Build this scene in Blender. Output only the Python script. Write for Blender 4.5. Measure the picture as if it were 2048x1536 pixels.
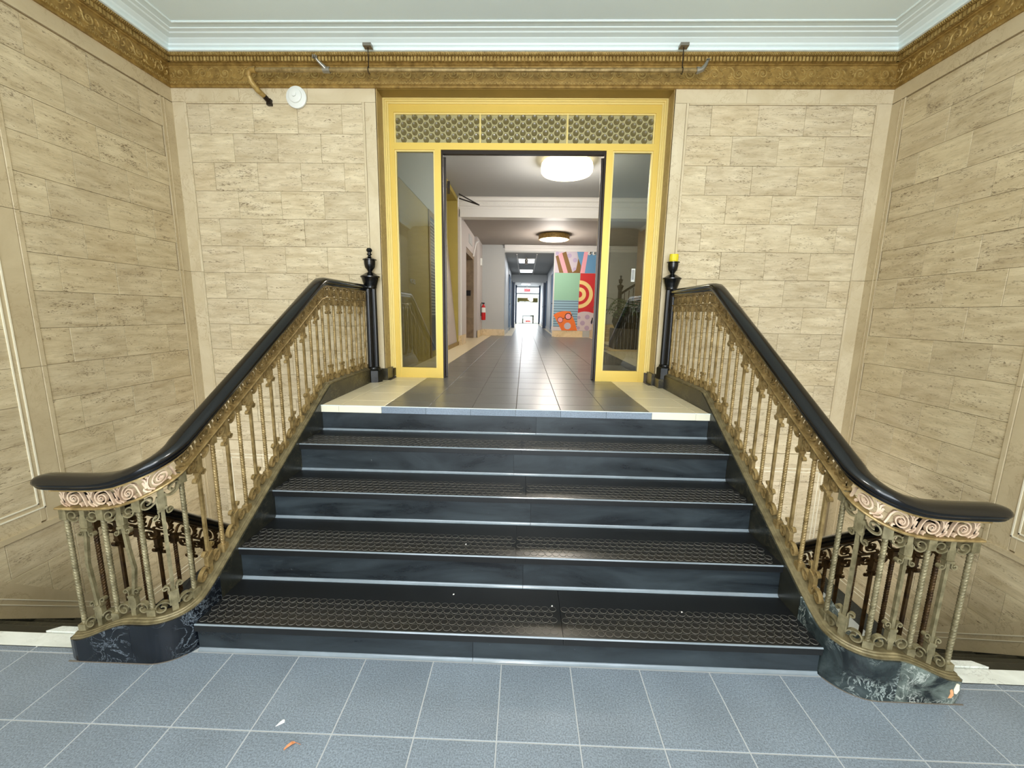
import bpy, math, random
import numpy as np
from mathutils import Vector, Matrix, Euler
random.seed(7)
PI = math.pi
for o in list(bpy.data.objects):
    bpy.data.objects.remove(o)
SC = bpy.context.scene
COL = SC.collection

# ------------------------------------------------------------------ camera, world, light, exposure
cam_d = bpy.data.cameras.new('camera')
cam = bpy.data.objects.new('camera', cam_d)
COL.objects.link(cam)
cam_d.sensor_width = 36.0
cam_d.lens = 826.92 / 2048 * 36.0
cam_d.clip_start = 0.02
cam_d.clip_end = 300
_R = Vector((0.99941161, 0.03003938, 0.01655481))
_U = Vector((-0.0213839, 0.16833151, 0.98549847))
_F = Vector((-0.02681707, 0.98527262, -0.16887483))
m4 = Matrix(((_R.x, _U.x, -_F.x, 0), (_R.y, _U.y, -_F.y, 0), (_R.z, _U.z, -_F.z, 1.5438), (0, 0, 0, 1)))
cam.matrix_world = m4
SC.camera = cam

w = bpy.data.worlds.new('world')
SC.world = w
w.use_nodes = True
wn = w.node_tree.nodes
wn['Background'].inputs[0].default_value = (0.80, 0.90, 1.0, 1)
wn['Background'].inputs[1].default_value = 2.2


def area(name, loc, rot, sx, sy, power, color):
    l = bpy.data.lights.new(name, 'AREA')
    l.shape = 'RECTANGLE'
    l.size = sx
    l.size_y = sy
    l.energy = power
    l.color = color
    o = bpy.data.objects.new(name, l)
    o.location = loc
    o.rotation_euler = rot
    COL.objects.link(o)
    return o


# daylight falling in through the glazed street entrance behind the camera
area('entrance_daylight', (0.0, -3.05, 1.9), (math.radians(104), 0, 0), 3.8, 3.0, 185, (0.88, 0.95, 1.0))


def bulb(name, loc, power, color, radius):
    l = bpy.data.lights.new(name, 'POINT')
    l.energy = power
    l.color = color
    l.shadow_soft_size = radius
    o = bpy.data.objects.new(name, l)
    o.location = loc
    COL.objects.link(o)


sun = bpy.data.lights.new('sun', 'SUN')
sun.energy = 7.0
sun.angle = math.radians(1.0)
sun.color = (1.0, .96, .90)
sun_o = bpy.data.objects.new('sun', sun)
sun_o.rotation_euler = (math.radians(25), 0, 0)
sun_o.location = (0, -12, 20)
COL.objects.link(sun_o)

# added fill lights above and behind the camera to brighten the ceiling
bulb('lobby_fill_light', (0.0, 0.35, 2.55), 78, (1.0, 0.95, 0.87), .22)
bulb('lobby_fill_light', (0.0, -1.7, 2.6), 78, (1.0, 0.95, 0.87), .22)
# daylight in the two basement stairwells
area('stairwell_light_left', (-2.45, 3.0, -0.2), (math.radians(86), 0, 0), 0.8, 0.6, 7, (0.95, 0.97, 1.0))
area('stairwell_light_right', (2.35, 3.0, -0.2), (math.radians(86), 0, 0), 0.8, 0.6, 7, (0.95, 0.97, 1.0))
SC.view_settings.view_transform = 'Standard'
SC.view_settings.look = 'None'
SC.view_settings.gamma = 1.0
SC.view_settings.use_curve_mapping = False
SC.view_settings.exposure = 0.42


# ------------------------------------------------------------------ materials
def lin(c):
    r = []
    for v in c[:3]:
        v = v / 255.0
        r.append(v / 12.92 if v <= 0.04045 else ((v + 0.055) / 1.055) ** 2.4)
    return (r[0], r[1], r[2], 1)


class NT:
    def __init__(s, name):
        s.m = bpy.data.materials.new(name)
        s.m.use_nodes = True
        s.t = s.m.node_tree
        s.b = s.t.nodes['Principled BSDF']

    def n(s, t, **k):
        o = s.t.nodes.new(t)
        for a, v in k.items():
            setattr(o, a, v)
        return o

    def l(s, a, b):
        s.t.links.new(a, b)

    def coords(s, scale, per_object=True):
        g = s.n('ShaderNodeNewGeometry')
        mp = s.n('ShaderNodeMapping')
        mp.inputs['Scale'].default_value = scale
        if per_object:
            oi = s.n('ShaderNodeObjectInfo')
            mul = s.n('ShaderNodeMath', operation='MULTIPLY')
            mul.inputs[1].default_value = 37.0
            s.l(oi.outputs['Random'], mul.inputs[0])
            cb = s.n('ShaderNodeCombineXYZ')
            s.l(mul.outputs[0], cb.inputs[0])
            s.l(mul.outputs[0], cb.inputs[2])
            s.l(cb.outputs[0], mp.inputs['Location'])
        s.l(g.outputs['Position'], mp.inputs['Vector'])
        return mp.outputs[0]

    def noise(s, vec, scale, detail=4, rough=.5, dist=0.0):
        t = s.n('ShaderNodeTexNoise')
        t.inputs['Scale'].default_value = scale
        t.inputs['Detail'].default_value = detail
        t.inputs['Roughness'].default_value = rough
        t.inputs['Distortion'].default_value = dist
        if vec is not None:
            s.l(vec, t.inputs['Vector'])
        return t.outputs['Fac']

    def ramp(s, fac, stops):
        r = s.n('ShaderNodeValToRGB')
        e = r.color_ramp.elements
        while len(e) > 1:
            e.remove(e[-1])
        e[0].position = stops[0][0]
        e[0].color = stops[0][1]
        for p, c in stops[1:]:
            x = e.new(p)
            x.color = c
        s.l(fac, r.inputs[0])
        return r.outputs[0]

    def mix(s, fac, a, b, mode='MIX'):
        x = s.n('ShaderNodeMix', data_type='RGBA', blend_type=mode)
        if isinstance(fac, (int, float)):
            x.inputs[0].default_value = fac
        else:
            s.l(fac, x.inputs[0])
        for i, v in ((6, a), (7, b)):
            if isinstance(v, tuple):
                x.inputs[i].default_value = v
            else:
                s.l(v, x.inputs[i])
        return x.outputs[2]

    def bump(s, h, strength, dist=0.002):
        b = s.n('ShaderNodeBump')
        b.inputs['Strength'].default_value = strength
        b.inputs['Distance'].default_value = dist
        s.l(h, b.inputs['Height'])
        s.l(b.outputs[0], s.b.inputs['Normal'])

    def base(s, c):
        if isinstance(c, tuple):
            s.b.inputs['Base Color'].default_value = c
        else:
            s.l(c, s.b.inputs['Base Color'])

    def set(s, rough=.5, metal=0.0, spec=None):
        s.b.inputs['Roughness'].default_value = rough
        s.b.inputs['Metallic'].default_value = metal
        if spec is not None:
            s.b.inputs['Specular IOR Level'].default_value = spec


def W(v):
    return (v, v, v, 1)


def plain(name, c, rough=.5, metal=0.0, var=0.0, spec=None, scale=12, bump=0.0):
    t = NT(name)
    t.set(rough, metal, spec)
    if var:
        f = t.noise(t.coords((1, 1, 1), False), scale, 5, .6)
        t.base(t.mix(f, tuple(x * (1 - var) for x in lin(c)[:3]) + (1,), tuple(min(1, x * (1 + var)) for x in lin(c)[:3]) + (1,)))
        if bump:
            t.bump(f, bump)
    else:
        t.base(lin(c))
    return t.m


def travertine(name, lo, hi, pit):
    t = NT(name)
    t.set(.62, 0, .35)
    v = t.coords((1.0, 1.0, 5.0))
    f1 = t.noise(v, 3.2, 6, .65, .4)
    f2 = t.noise(t.coords((3.0, 3.0, 30.0)), 3.4, 8, .8, .5)
    f3 = t.noise(t.coords((20.0, 20.0, 120.0)), 2.2, 4, .75, .2)
    base = t.mix(t.ramp(f1, [(.30, W(0)), (.68, W(1))]), lin(lo), lin(hi))
    streak = t.ramp(f2, [(.30, W(.56)), (.45, W(.94)), (.60, W(1.0)), (.75, W(1.10))])
    base = t.mix(1.0, base, streak, 'MULTIPLY')
    oi = t.n('ShaderNodeObjectInfo')
    tone = t.ramp(oi.outputs['Random'], [(0, (.91, .90, .88, 1)), (.4, (.99, .98, .97, 1)), (.8, (1.04, 1.04, 1.02, 1)), (1, (.95, .92, .87, 1))])
    base = t.mix(1.0, base, tone, 'MULTIPLY')
    mask = t.noise(t.coords((2.5, 2.5, 12.0)), 2.0, 3, .6)
    mm = t.n('ShaderNodeMath', operation='ADD')
    t.l(f3, mm.inputs[0])
    mk = t.ramp(mask, [(.36, W(.0)), (.58, W(.12))])
    t.l(mk, mm.inputs[1])
    m2 = t.n('ShaderNodeMath', operation='SUBTRACT')
    t.l(mm.outputs[0], m2.inputs[0])
    wn_ = t.n('ShaderNodeTexWhiteNoise', noise_dimensions='1D')
    t.l(oi.outputs['Random'], wn_.inputs['W'])
    t.l(t.ramp(wn_.outputs['Value'], [(.55, W(0)), (.90, W(.012)), (.97, W(.035))]), m2.inputs[1])
    mm = m2
    pits = t.ramp(mm.outputs[0], [(.40, W(1)), (.45, W(0))])
    base = t.mix(pits, base, lin(pit))
    t.base(base)
    inv = t.n('ShaderNodeMath', operation='SUBTRACT')
    inv.inputs[0].default_value = 1
    t.l(pits, inv.inputs[1])
    t.bump(inv.outputs[0], .5, .003)
    return t.m


def marble(name, c0, c1, vein, width=.035, rough=.35, scale=3.0, cloud=.5, per_object=False):
    t = NT(name)
    t.set(rough)
    v = t.coords((1, 1, 1), per_object)
    f = t.noise(v, scale, 8, .65, .8)
    g = t.noise(v, scale * 2.3, 8, .7, 1.4)
    base = t.mix(t.ramp(f, [(.5 - cloud * .3, W(0)), (.5 + cloud * .3, W(1))]), lin(c0), lin(c1))
    vv = t.ramp(g, [(.5 - width, W(0)), (.5, W(1)), (.5 + width, W(0))])
    h = t.noise(v, scale * .9, 3, .5)
    gate = t.ramp(h, [(.45, W(0)), (.6, W(1))])
    vf = t.mix(1.0, vv, gate, 'MULTIPLY')
    base = t.mix(vf, base, lin(vein))
    t.base(base)
    return t.m


def granite(name, c, rough=.4, amp=.35):
    t = NT(name)
    t.set(rough, 0, .5)
    f = t.noise(t.coords((1, 1, 1), False), 170, 3, .7)
    g = t.noise(t.coords((1, 1, 1), True), 3, 3, .5)
    d = tuple(x * (1 - amp) for x in lin(c)[:3]) + (1,)
    u = tuple(min(1, x * (1 + amp)) for x in lin(c)[:3]) + (1,)
    base = t.mix(t.ramp(f, [(.36, W(0)), (.64, W(1))]), d, u)
    base = t.mix(1.0, base, t.ramp(g, [(.3, W(.86)), (.7, W(1.06))]), 'MULTIPLY')
    t.base(base)
    return t.m


M = {}
M['trav'] = travertine('travertine_blocks', (186, 168, 135), (222, 208, 178), (112, 92, 66))
M['trav_side'] = travertine('travertine_side_blocks', (180, 162, 128), (214, 199, 166), (98, 78, 54))
M['border'] = marble('polished_travertine_border', (192, 175, 141), (214, 200, 170), (176, 156, 122), .02, .4, 2.2, .7, True)
M['border_side'] = marble('polished_travertine_side_border', (180, 162, 128), (202, 186, 152), (164, 145, 112), .02, .42, 2.2, .7, True)
M['joint'] = plain('dark_stone_joint', (138, 118, 84), .9)
M['inlay'] = plain('white_stone_inlay', (232, 224, 200), .5)
M['white_marble'] = marble('white_threshold_marble', (206, 208, 200), (228, 230, 224), (160, 158, 150), .015, .4, 5, .5)
M['black_marble_l'] = marble('black_marble_left', (6, 9, 15), (24, 29, 36), (118, 128, 138), .014, .2, 4.5, .6)
M['black_marble_r'] = marble('green_black_marble_right', (20, 27, 28), (110, 120, 113), (204, 208, 200), .028, .22, 6.5, .4)
M['black_marble_rc'] = marble('black_marble_right_corner', (14, 20, 23), (62, 72, 72), (168, 178, 174), .025, .22, 6.0, .5)
M['dark_kerb'] = marble('dark_brown_marble_kerb', (26, 24, 18), (64, 58, 42), (120, 112, 84), .02, .35, 4, .6)
M['ceil'] = plain('grey_white_ceiling_paint', (222, 236, 236), .8, 0, .02, scale=2)
M['crown'] = plain('white_crown_paint', (222, 234, 233), .6)
M['floor_tile'] = granite('blue_grey_speckled_tile', (120, 130, 141), .38)
M['grout'] = plain('pale_floor_grout', (168, 170, 172), .9)
M['cream_tile'] = plain('cream_tile', (224, 210, 176), .3, 0, .04)
M['dark_tile'] = granite('dark_grey_tile', (102, 100, 97), .3, .15)
M['nose_tile'] = granite('grey_nosing_tile', (120, 132, 146), .4, .2)
M['nose_cream'] = plain('cream_nosing_tile', (226, 222, 200), .35, 0, .03)
M['dark_grout'] = plain('dark_grout', (92, 84, 74), .9)


def rubber():
    t = NT('black_stair_rubber')
    t.set(.3, 0, .5)
    v = t.coords((.6, 3, 2.4), True)
    f = t.noise(v, 2.5, 6, .65, .6)
    g = t.noise(t.coords((1, 1, 1), False), 60, 3, .6)
    base = t.mix(t.ramp(f, [(.35, W(0)), (.75, W(1))]), lin((19, 23, 27)), lin((56, 65, 70)))
    sp = t.ramp(g, [(.74, W(0)), (.80, W(1))])
    base = t.mix(sp, base, lin((120, 124, 124)))
    t.base(base)
    rr = t.ramp(f, [(.3, W(.22)), (.7, W(.42))])
    t.l(rr, t.b.inputs['Roughness'])
    return t.m


M['rubber'] = rubber()
M['rubber_tread'] = plain('black_tread_rubber', (22, 23, 24), .3, 0, .25, scale=8)
M['stud'] = plain('worn_rubber_stud', (24, 24, 25), .3)
M['stud_rim'] = plain('stud_rim_highlight', (84, 81, 75), .5)  # paler rim colour stands in for highlights on the stud edges
M['cove'] = plain('rubber_cove_strip', (118, 128, 136), .14, 0, .3, scale=5)  # pale colour puts the highlight along the cove into the strip
M['rail'] = plain('black_glossy_handrail', (9, 9, 11), .17, 0, .25, scale=9)


def brass(name, c0, c1, rough=.42, metal=.75):
    t = NT(name)
    t.set(rough, metal)
    v = t.coords((1, 1, 1), True)
    f = t.noise(v, 22, 5, .6)
    t.base(t.mix(t.ramp(f, [(.35, W(0)), (.7, W(1))]), lin(c0), lin(c1)))
    t.bump(f, .15, .001)
    return t.m


M['brass'] = brass('aged_gilt_iron', (120, 99, 58), (176, 152, 104), .42, .4)
M['brass_worn'] = brass('worn_pink_gilt_iron', (178, 150, 126), (222, 200, 174), .5, .2)
M['brass_green'] = brass('dull_olive_gilt_iron', (98, 90, 64), (148, 138, 106), .48, .35)
M['brass_olive'] = brass('olive_brown_iron', (92, 82, 56), (132, 120, 88), .5, .3)
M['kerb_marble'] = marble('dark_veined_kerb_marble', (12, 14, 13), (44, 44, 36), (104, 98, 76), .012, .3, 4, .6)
M['brass_dark'] = brass('dark_bronze_iron', (50, 34, 18), (92, 68, 36), .45, .6)
M['gold_relief'] = brass('bronze_gold_paint', (124, 96, 44), (170, 138, 74), .5, .3)
M['gold_relief_hi'] = brass('bronze_gold_highlight', (146, 118, 62), (196, 168, 104), .45, .3)
M['gold_bright'] = plain('gold_anodised_frame', (222, 190, 94), .38, .3, .05, scale=6)
M['gold_pale'] = plain('pale_gold_moulding', (222, 200, 126), .42, .25, .05, scale=6)
M['gold_soffit'] = plain('dull_gold_soffit', (134, 108, 48), .5, .25, .3, scale=4)
M['reveal'] = marble('stone_reveal', (158, 132, 82), (182, 156, 102), (128, 104, 64), .02, .5, 3, .6)
M['black'] = plain('black_enamel_iron', (10, 11, 13), .24)
M['bronze'] = plain('dark_bronze_door_frame', (34, 22, 12), .35, .4)
M['white'] = plain('white_plastic', (226, 228, 222), .4)
M['steel'] = plain('galvanised_steel', (150, 146, 136), .4, .8)
M['yellow_tape'] = plain('yellow_tape', (226, 206, 40), .45)
M['hall_grey'] = plain('hall_grey_wall', (176, 178, 176), .7, 0, .03, scale=3)
M['hall_pink'] = plain('hall_pinkish_wall', (188, 180, 175), .7, 0, .03, scale=3)
M['hall_ceil'] = plain('hall_ceiling_paint', (156, 158, 158), .7, 0, .03, scale=2)
M['hall_ceil2'] = plain('inner_hall_ceiling_paint', (150, 142, 134), .7)
M['hall_white'] = plain('hall_white_moulding', (212, 210, 206), .55)
M['ochre'] = plain('ochre_yellow_paint', (160, 142, 66), .6, 0, .1, scale=3)
M['pinkpanel'] = plain('pink_grey_panel', (176, 164, 155), .5)
M['hall_base'] = marble('cream_marble_base', (196, 172, 128), (222, 202, 164), (140, 104, 60), .03, .35, 3, .6)
M['elev'] = marble('elevator_surround_stone', (112, 92, 66), (144, 122, 92), (90, 72, 50), .02, .4, 3, .6)
M['blue_door'] = plain('blue_door_paint', (70, 104, 138), .4)
M['blue_dark'] = plain('dark_blue_paint', (34, 54, 82), .4)
M['corr_wall'] = plain('corridor_wall_paint', (186, 190, 192), .5)
M['red'] = plain('red_enamel', (190, 22, 26), .3)
M['soil'] = plain('dark_foliage_mass', (14, 16, 10), .8)
M['fern'] = plain('fern_green', (40, 74, 22), .5, 0, .4, scale=30)
M['planter'] = plain('ribbed_grey_planter', (92, 86, 80), .5)
M['petal'] = plain('white_petal', (236, 232, 224), .6)
M['dryleaf'] = plain('dry_leaf', (176, 112, 66), .6, 0, .3, scale=60)
M['paper'] = plain('white_paper', (222, 222, 216), .6)
M['orange_print'] = plain('orange_print', (214, 110, 60), .6)
M['ink'] = plain('dark_ink', (40, 38, 36), .6)
M['chip'] = plain('broken_orange_stone', (206, 150, 104), .8, 0, .35, scale=40)
M['street'] = plain('sunlit_street_paving', (225, 225, 222), .8)


def emis(name, c, s):
    t = NT(name)
    t.base(lin(c))
    t.b.inputs['Emission Color'].default_value = lin(c)
    t.b.inputs['Emission Strength'].default_value = s
    return t.m


M['lamp'] = emis('lit_lamp_shade', (255, 236, 190), 2.6)
M['lamp2'] = emis('lit_lamp_diffuser', (255, 240, 215), 3.0)
M['tube'] = emis('lit_panel_and_pane_glow', (240, 246, 255), 3.0)
M['exit'] = emis('lit_red_exit_sign', (230, 40, 50), 1.2)


def glass(name, tint=(1, 1, 1, 1), rough=0.0, bumpy=False):
    m = bpy.data.materials.new(name)
    m.use_nodes = True
    t = m.node_tree
    t.nodes.clear()
    out = t.nodes.new('ShaderNodeOutputMaterial')
    mx = t.nodes.new('ShaderNodeMixShader')
    tr = t.nodes.new('ShaderNodeBsdfTransparent')
    tr.inputs[0].default_value = tint
    gl = t.nodes.new('ShaderNodeBsdfGlossy')
    gl.inputs['Roughness'].default_value = rough
    fr = t.nodes.new('ShaderNodeFresnel')
    fr.inputs[0].default_value = 1.65
    t.links.new(fr.outputs[0], mx.inputs[0])
    t.links.new(tr.outputs[0], mx.inputs[1])
    t.links.new(gl.outputs[0], mx.inputs[2])
    t.links.new(mx.outputs[0], out.inputs[0])
    return m


M['glass'] = glass('clear_glass', (.66, .68, .64, 1))


def knob_glass(name, c):
    t = NT(name)
    t.base(lin(c))
    t.set(.2)
    t.b.inputs['Transmission Weight'].default_value = .3
    return t.m


M['knob_glass'] = knob_glass('pressed_bullseye_glass', (190, 180, 132))
M['knob_lens'] = knob_glass('bullseye_lens_glass', (122, 110, 68))

# ------------------------------------------------------------------ mesh helpers


class MB:
    def __init__(s):
        s.v = []
        s.f = []

    def add(s, v, f):
        n = len(s.v)
        s.v.extend([tuple(map(float, p)) for p in v])
        s.f.extend([tuple(i + n for i in q) for q in f])
        return s

    def box(s, x0, x1, y0, y1, z0, z1, fn=None):
        v = [(x, y, z) for z in (z0, z1) for y in (y0, y1) for x in (x0, x1)]
        if fn:
            v = [fn(*p) for p in v]
        return s.add(v, [(0, 2, 3, 1), (4, 5, 7, 6), (0, 1, 5, 4), (2, 6, 7, 3), (0, 4, 6, 2), (1, 3, 7, 5)])

    def loft(s, rings, closed=True, caps=True):
        k = len(rings[0])
        v = [p for r in rings for p in r]
        f = []
        for i in range(len(rings) - 1):
            for j in range(k if closed else k - 1):
                a = i * k + j
                b = i * k + (j + 1) % k
                f.append((a, b, b + k, a + k))
        if caps and closed:
            f.append(tuple(range(k - 1, -1, -1)))
            f.append(tuple((len(rings) - 1) * k + j for j in range(k)))
        return s.add(v, f)

    def sweep(s, prof, path, closed=True, caps=True, vertical=False):
        """prof: (u, v); path: 3D points; u is sideways, v is up"""
        P = [Vector(p) for p in path]
        rings = []
        for i, p in enumerate(P):
            t = (P[min(i + 1, len(P) - 1)] - P[max(i - 1, 0)]).normalized()
            h = Vector((t.x, t.y, 0))
            if h.length < 1e-6:
                h = Vector((1, 0, 0))
            h.normalize()
            side = Vector((h.y, -h.x, 0))
            up = Vector((0, 0, 1)) if vertical else side.cross(t).normalized()
            if up.z < 0:
                up = -up
            rings.append([p + side * a + up * b for a, b in prof])
        return s.loft(rings, closed, caps)

    def tube(s, path, r, n=8, caps=True):
        P = [Vector(p) for p in path]
        rings = []
        ref = None
        for i, p in enumerate(P):
            t = (P[min(i + 1, len(P) - 1)] - P[max(i - 1, 0)]).normalized()
            if ref is None:
                ref = Vector((0, 0, 1)) if abs(t.z) < .9 else Vector((1, 0, 0))
            a = (ref - t * ref.dot(t)).normalized()
            ref = a
            b = t.cross(a)
            rr = r[i] if isinstance(r, (list, tuple)) else r
            rings.append([p + (a * math.cos(2 * PI * j / n) + b * math.sin(2 * PI * j / n)) * rr for j in range(n)])
        return s.loft(rings, True, caps)

    def lathe(s, prof, c=(0, 0, 0), n=24, fn=None):
        rings = []
        for r, z in prof:
            rings.append([(c[0] + max(r, 1e-4) * math.cos(2 * PI * j / n), c[1] + max(r, 1e-4) * math.sin(2 * PI * j / n), c[2] + z) for j in range(n)])
        return s.loft(rings)

    def prism(s, pts, a0, a1, axis='y'):
        n = len(pts)

        def P(p, a):
            if axis == 'y':
                return (p[0], a, p[1])
            if axis == 'x':
                return (a, p[0], p[1])
            return (p[0], p[1], a)
        v = [P(p, a0) for p in pts] + [P(p, a1) for p in pts]
        f = [tuple(range(n)), tuple(range(2 * n - 1, n - 1, -1))]
        for i in range(n):
            j = (i + 1) % n
            f.append((i, i + n, j + n, j))
        return s.add(v, f)

    def mesh(s, name, smooth=False):
        me = bpy.data.meshes.new(name)
        me.from_pydata(s.v, [], s.f)
        me.validate()
        import bmesh
        b = bmesh.new()
        b.from_mesh(me)
        bmesh.ops.recalc_face_normals(b, faces=b.faces)
        b.to_mesh(me)
        b.free()
        if smooth:
            me.shade_smooth()
            try:
                me.set_sharp_from_angle(angle=math.radians(38))
            except Exception:
                pass
        return me

    def build(s, name, mat, parent=None, smooth=False, kind=None, label=None):
        me = s.mesh(name, smooth)
        me.materials.append(M[mat] if isinstance(mat, str) else mat)
        return link(name, me, parent, kind, label)


def link(name, me, parent=None, kind=None, label=None, loc=None):
    o = bpy.data.objects.new(name, me)
    COL.objects.link(o)
    if loc is not None:
        o.location = loc
    if parent is not None:
        o.parent = parent
        if parent.type == 'EMPTY' or parent.location.length > 0:
            o.matrix_parent_inverse = Matrix.Translation(-parent.location) if loc is None else Matrix.Translation(-parent.location)
    if kind:
        o['kind'] = kind
    if label:
        o['label'] = label
    return o


def tag(o, label, cat, group=None):
    o['label'] = label
    o['category'] = cat
    if group:
        o['group'] = group
    return o


def thing(name, label, cat, loc=(0, 0, 0), group=None):
    o = bpy.data.objects.new(name, None)
    o.empty_display_size = .1
    COL.objects.link(o)
    o.location = loc
    return tag(o, label, cat, group)


def box(name, mat, x0, x1, y0, y1, z0, z1, parent=None, kind=None, label=None):
    return MB().box(x0, x1, y0, y1, z0, z1).build(name, mat, parent, kind=kind, label=label)


_tile_cache = {}


def bevel_tile(dx, dy, dz, ch=.0015):
    """tile mesh centred in x/y with its top at z=0 and chamfered edges"""
    key = (round(dx, 3), round(dy, 3), round(dz, 3), ch)
    if key in _tile_cache:
        return _tile_cache[key]
    b = MB()
    rings = []
    for (e, z) in ((0, -dz), (0, -ch), (ch, 0)):
        x, y = dx / 2 - e, dy / 2 - e
        rings.append([(-x, -y, z), (x, -y, z), (x, y, z), (-x, y, z)])
    b.loft(rings)
    me = b.mesh('tile')
    _tile_cache[key] = me
    return me


def tile_obj(name, mat, parent, cx, cy, top, dx, dy, dz=.02, axis='z'):
    base = bevel_tile(dx, dy, dz)
    key = (base.name, mat)
    if key not in _tile_cache:
        me = base.copy()
        me.materials.append(M[mat])
        _tile_cache[key] = me
    me = _tile_cache[key]
    o = bpy.data.objects.new(name, me)
    COL.objects.link(o)
    if parent is not None:
        o.parent = parent
    if axis == 'z':
        o.location = (cx, cy, top)
    elif axis == 'y-':   # faces -Y (back wall): local x->X, y->Z
        o.rotation_euler = (PI / 2, 0, 0)
        o.location = (cx, top, cy)
    elif axis == 'x+':   # left wall, faces +X: local x->Y, y->Z, z->X
        o.rotation_euler = (PI / 2, 0, PI / 2)
        o.location = (top, cx, cy)
    elif axis == 'x-':
        o.rotation_euler = (PI / 2, 0, -PI / 2)
        o.location = (top, cx, cy)
    return o


# ------------------------------------------------------------------ main dimensions
XL, XR = -1.455, 1.320          # stair width
WL, WR, WB = -3.24, 3.146, 4.037   # wall planes
ZC = 3.494                      # underside of gold cornice
ZCEIL = 3.83
LZ = .868                       # landing height
NY = [1.605, 1.9225, 2.24, 2.5575, 2.872]     # nosing positions
NZ = [.1425, .322, .497, .680, .868]
BZ = -1.23                      # basement landing
DL, DR = -1.365, 1.272          # doorway reveal
DY = 4.23                       # door frame plane

# ------------------------------------------------------------------ room shell
g = .004
floor = box('floor', 'grout', WL, WR, -3.2, 1.64, -.12, -.0012, kind='structure')
i = 0
for kx in range(-11, 11):
    x0 = -.07 + kx * .305
    x1 = x0 + .305
    x0 = max(x0, WL)
    x1 = min(x1, WR)
    if x1 - x0 < .03:
        continue
    for ky in range(-4, 1):
        y1 = 1.267 + ky * .305
        ex = .034 if ky == 0 and -1.95 < (x0 + x1) / 2 < 1.85 else 0
        tile_obj('floor_tile', 'floor_tile', floor, (x0 + x1) / 2, y1 + .1525 + ex / 2, 0, x1 - x0 - g, .305 - g + ex, .01)
# last cut row beside the stairs
for kx in range(-11, 11):
    x0 = max(-.07 + kx * .305, WL)
    x1 = min(-.07 + (kx + 1) * .305, WR)
    if x1 - x0 < .03 or -1.95 < (x0 + x1) / 2 < 1.85:
        continue
    tile_obj('floor_tile', 'floor_tile', floor, (x0 + x1) / 2, 1.590, 0, x1 - x0 - g, .030, .01)
# near rows out of the picture, plain slab of the same tile
box('near_floor_slab', 'floor_tile', WL, WR, -3.2, .045, -.01, -.0005, floor)

ceiling = box('ceiling', 'ceil', WL - .2, WR + .2, -3.4, WB + .2, ZCEIL, ZCEIL + .2, kind='structure')


def wall_stones(wall, axis, plane, u0, u1, mat, zlo, zhi, row0=3.368, pitch=.247, L=.4064, phase=0.0, clip=None):
    """running-bond travertine blocks on a wall plane between u0 and u1"""
    k = 0
    while True:
        zt = row0 - k * pitch
        zb = zt - pitch
        if zt <= zlo + .02:
            break
        top = min(zt, zhi)
        bot = max(zb, zlo)
        off = phase + (0 if k % 2 else L / 2)
        n0 = math.floor((u0 - off) / L) - 1
        for j in range(n0, n0 + int((u1 - u0) / L) + 4):
            a = max(off + j * L, u0)
            b = min(off + (j + 1) * L, u1)
            if b - a < .03:
                continue
            bb = bot
            if clip:
                bb = max(bot, clip((a + b) / 2))
            if top - bb < .03:
                continue
            pr = random.uniform(-.001, .0015)
            s = {'y-': -1, 'x+': 1, 'x-': -1}[axis]
            tile_obj('stone', mat, wall, (a + b) / 2, (top + bb) / 2, plane + s * (.002 + pr), b - a - .0020, top - bb - .0020, .014, axis)
        k += 1


# back wall: two sides of the doorway, down into the basement stairwells
wall_back = MB().box(WL - .2, DL, WB + .01, WB + .22, BZ - .1, ZCEIL).box(DR, WR + .2, WB + .01, WB + .22, BZ - .1, ZCEIL) \
    .box(DL, DR, WB + .01, WB + .22, ZC, ZCEIL).box(DL, DR, WB + .01, WB + .22, BZ - .1, LZ - .03).build('wall_back', 'joint', kind='structure')
wall_left = box('wall_left', 'joint', WL - .2, WL - .01, -3.4, WB + .22, BZ - .1, ZCEIL, kind='structure')
wall_right = box('wall_right', 'joint', WR + .01, WR + .2, -3.4, WB + .22, BZ - .1, ZCEIL, kind='structure')


def strip(wall, axis, plane, u0, u1, z0, z1, mat='border', proud=.004, name='border_strip'):
    s = {'y-': -1, 'x+': 1, 'x-': -1}[axis]
    return tile_obj(name, mat, wall, (u0 + u1) / 2, (z0 + z1) / 2, plane + s * proud, abs(u1 - u0) - .002, z1 - z0 - .002, .016, axis)


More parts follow.
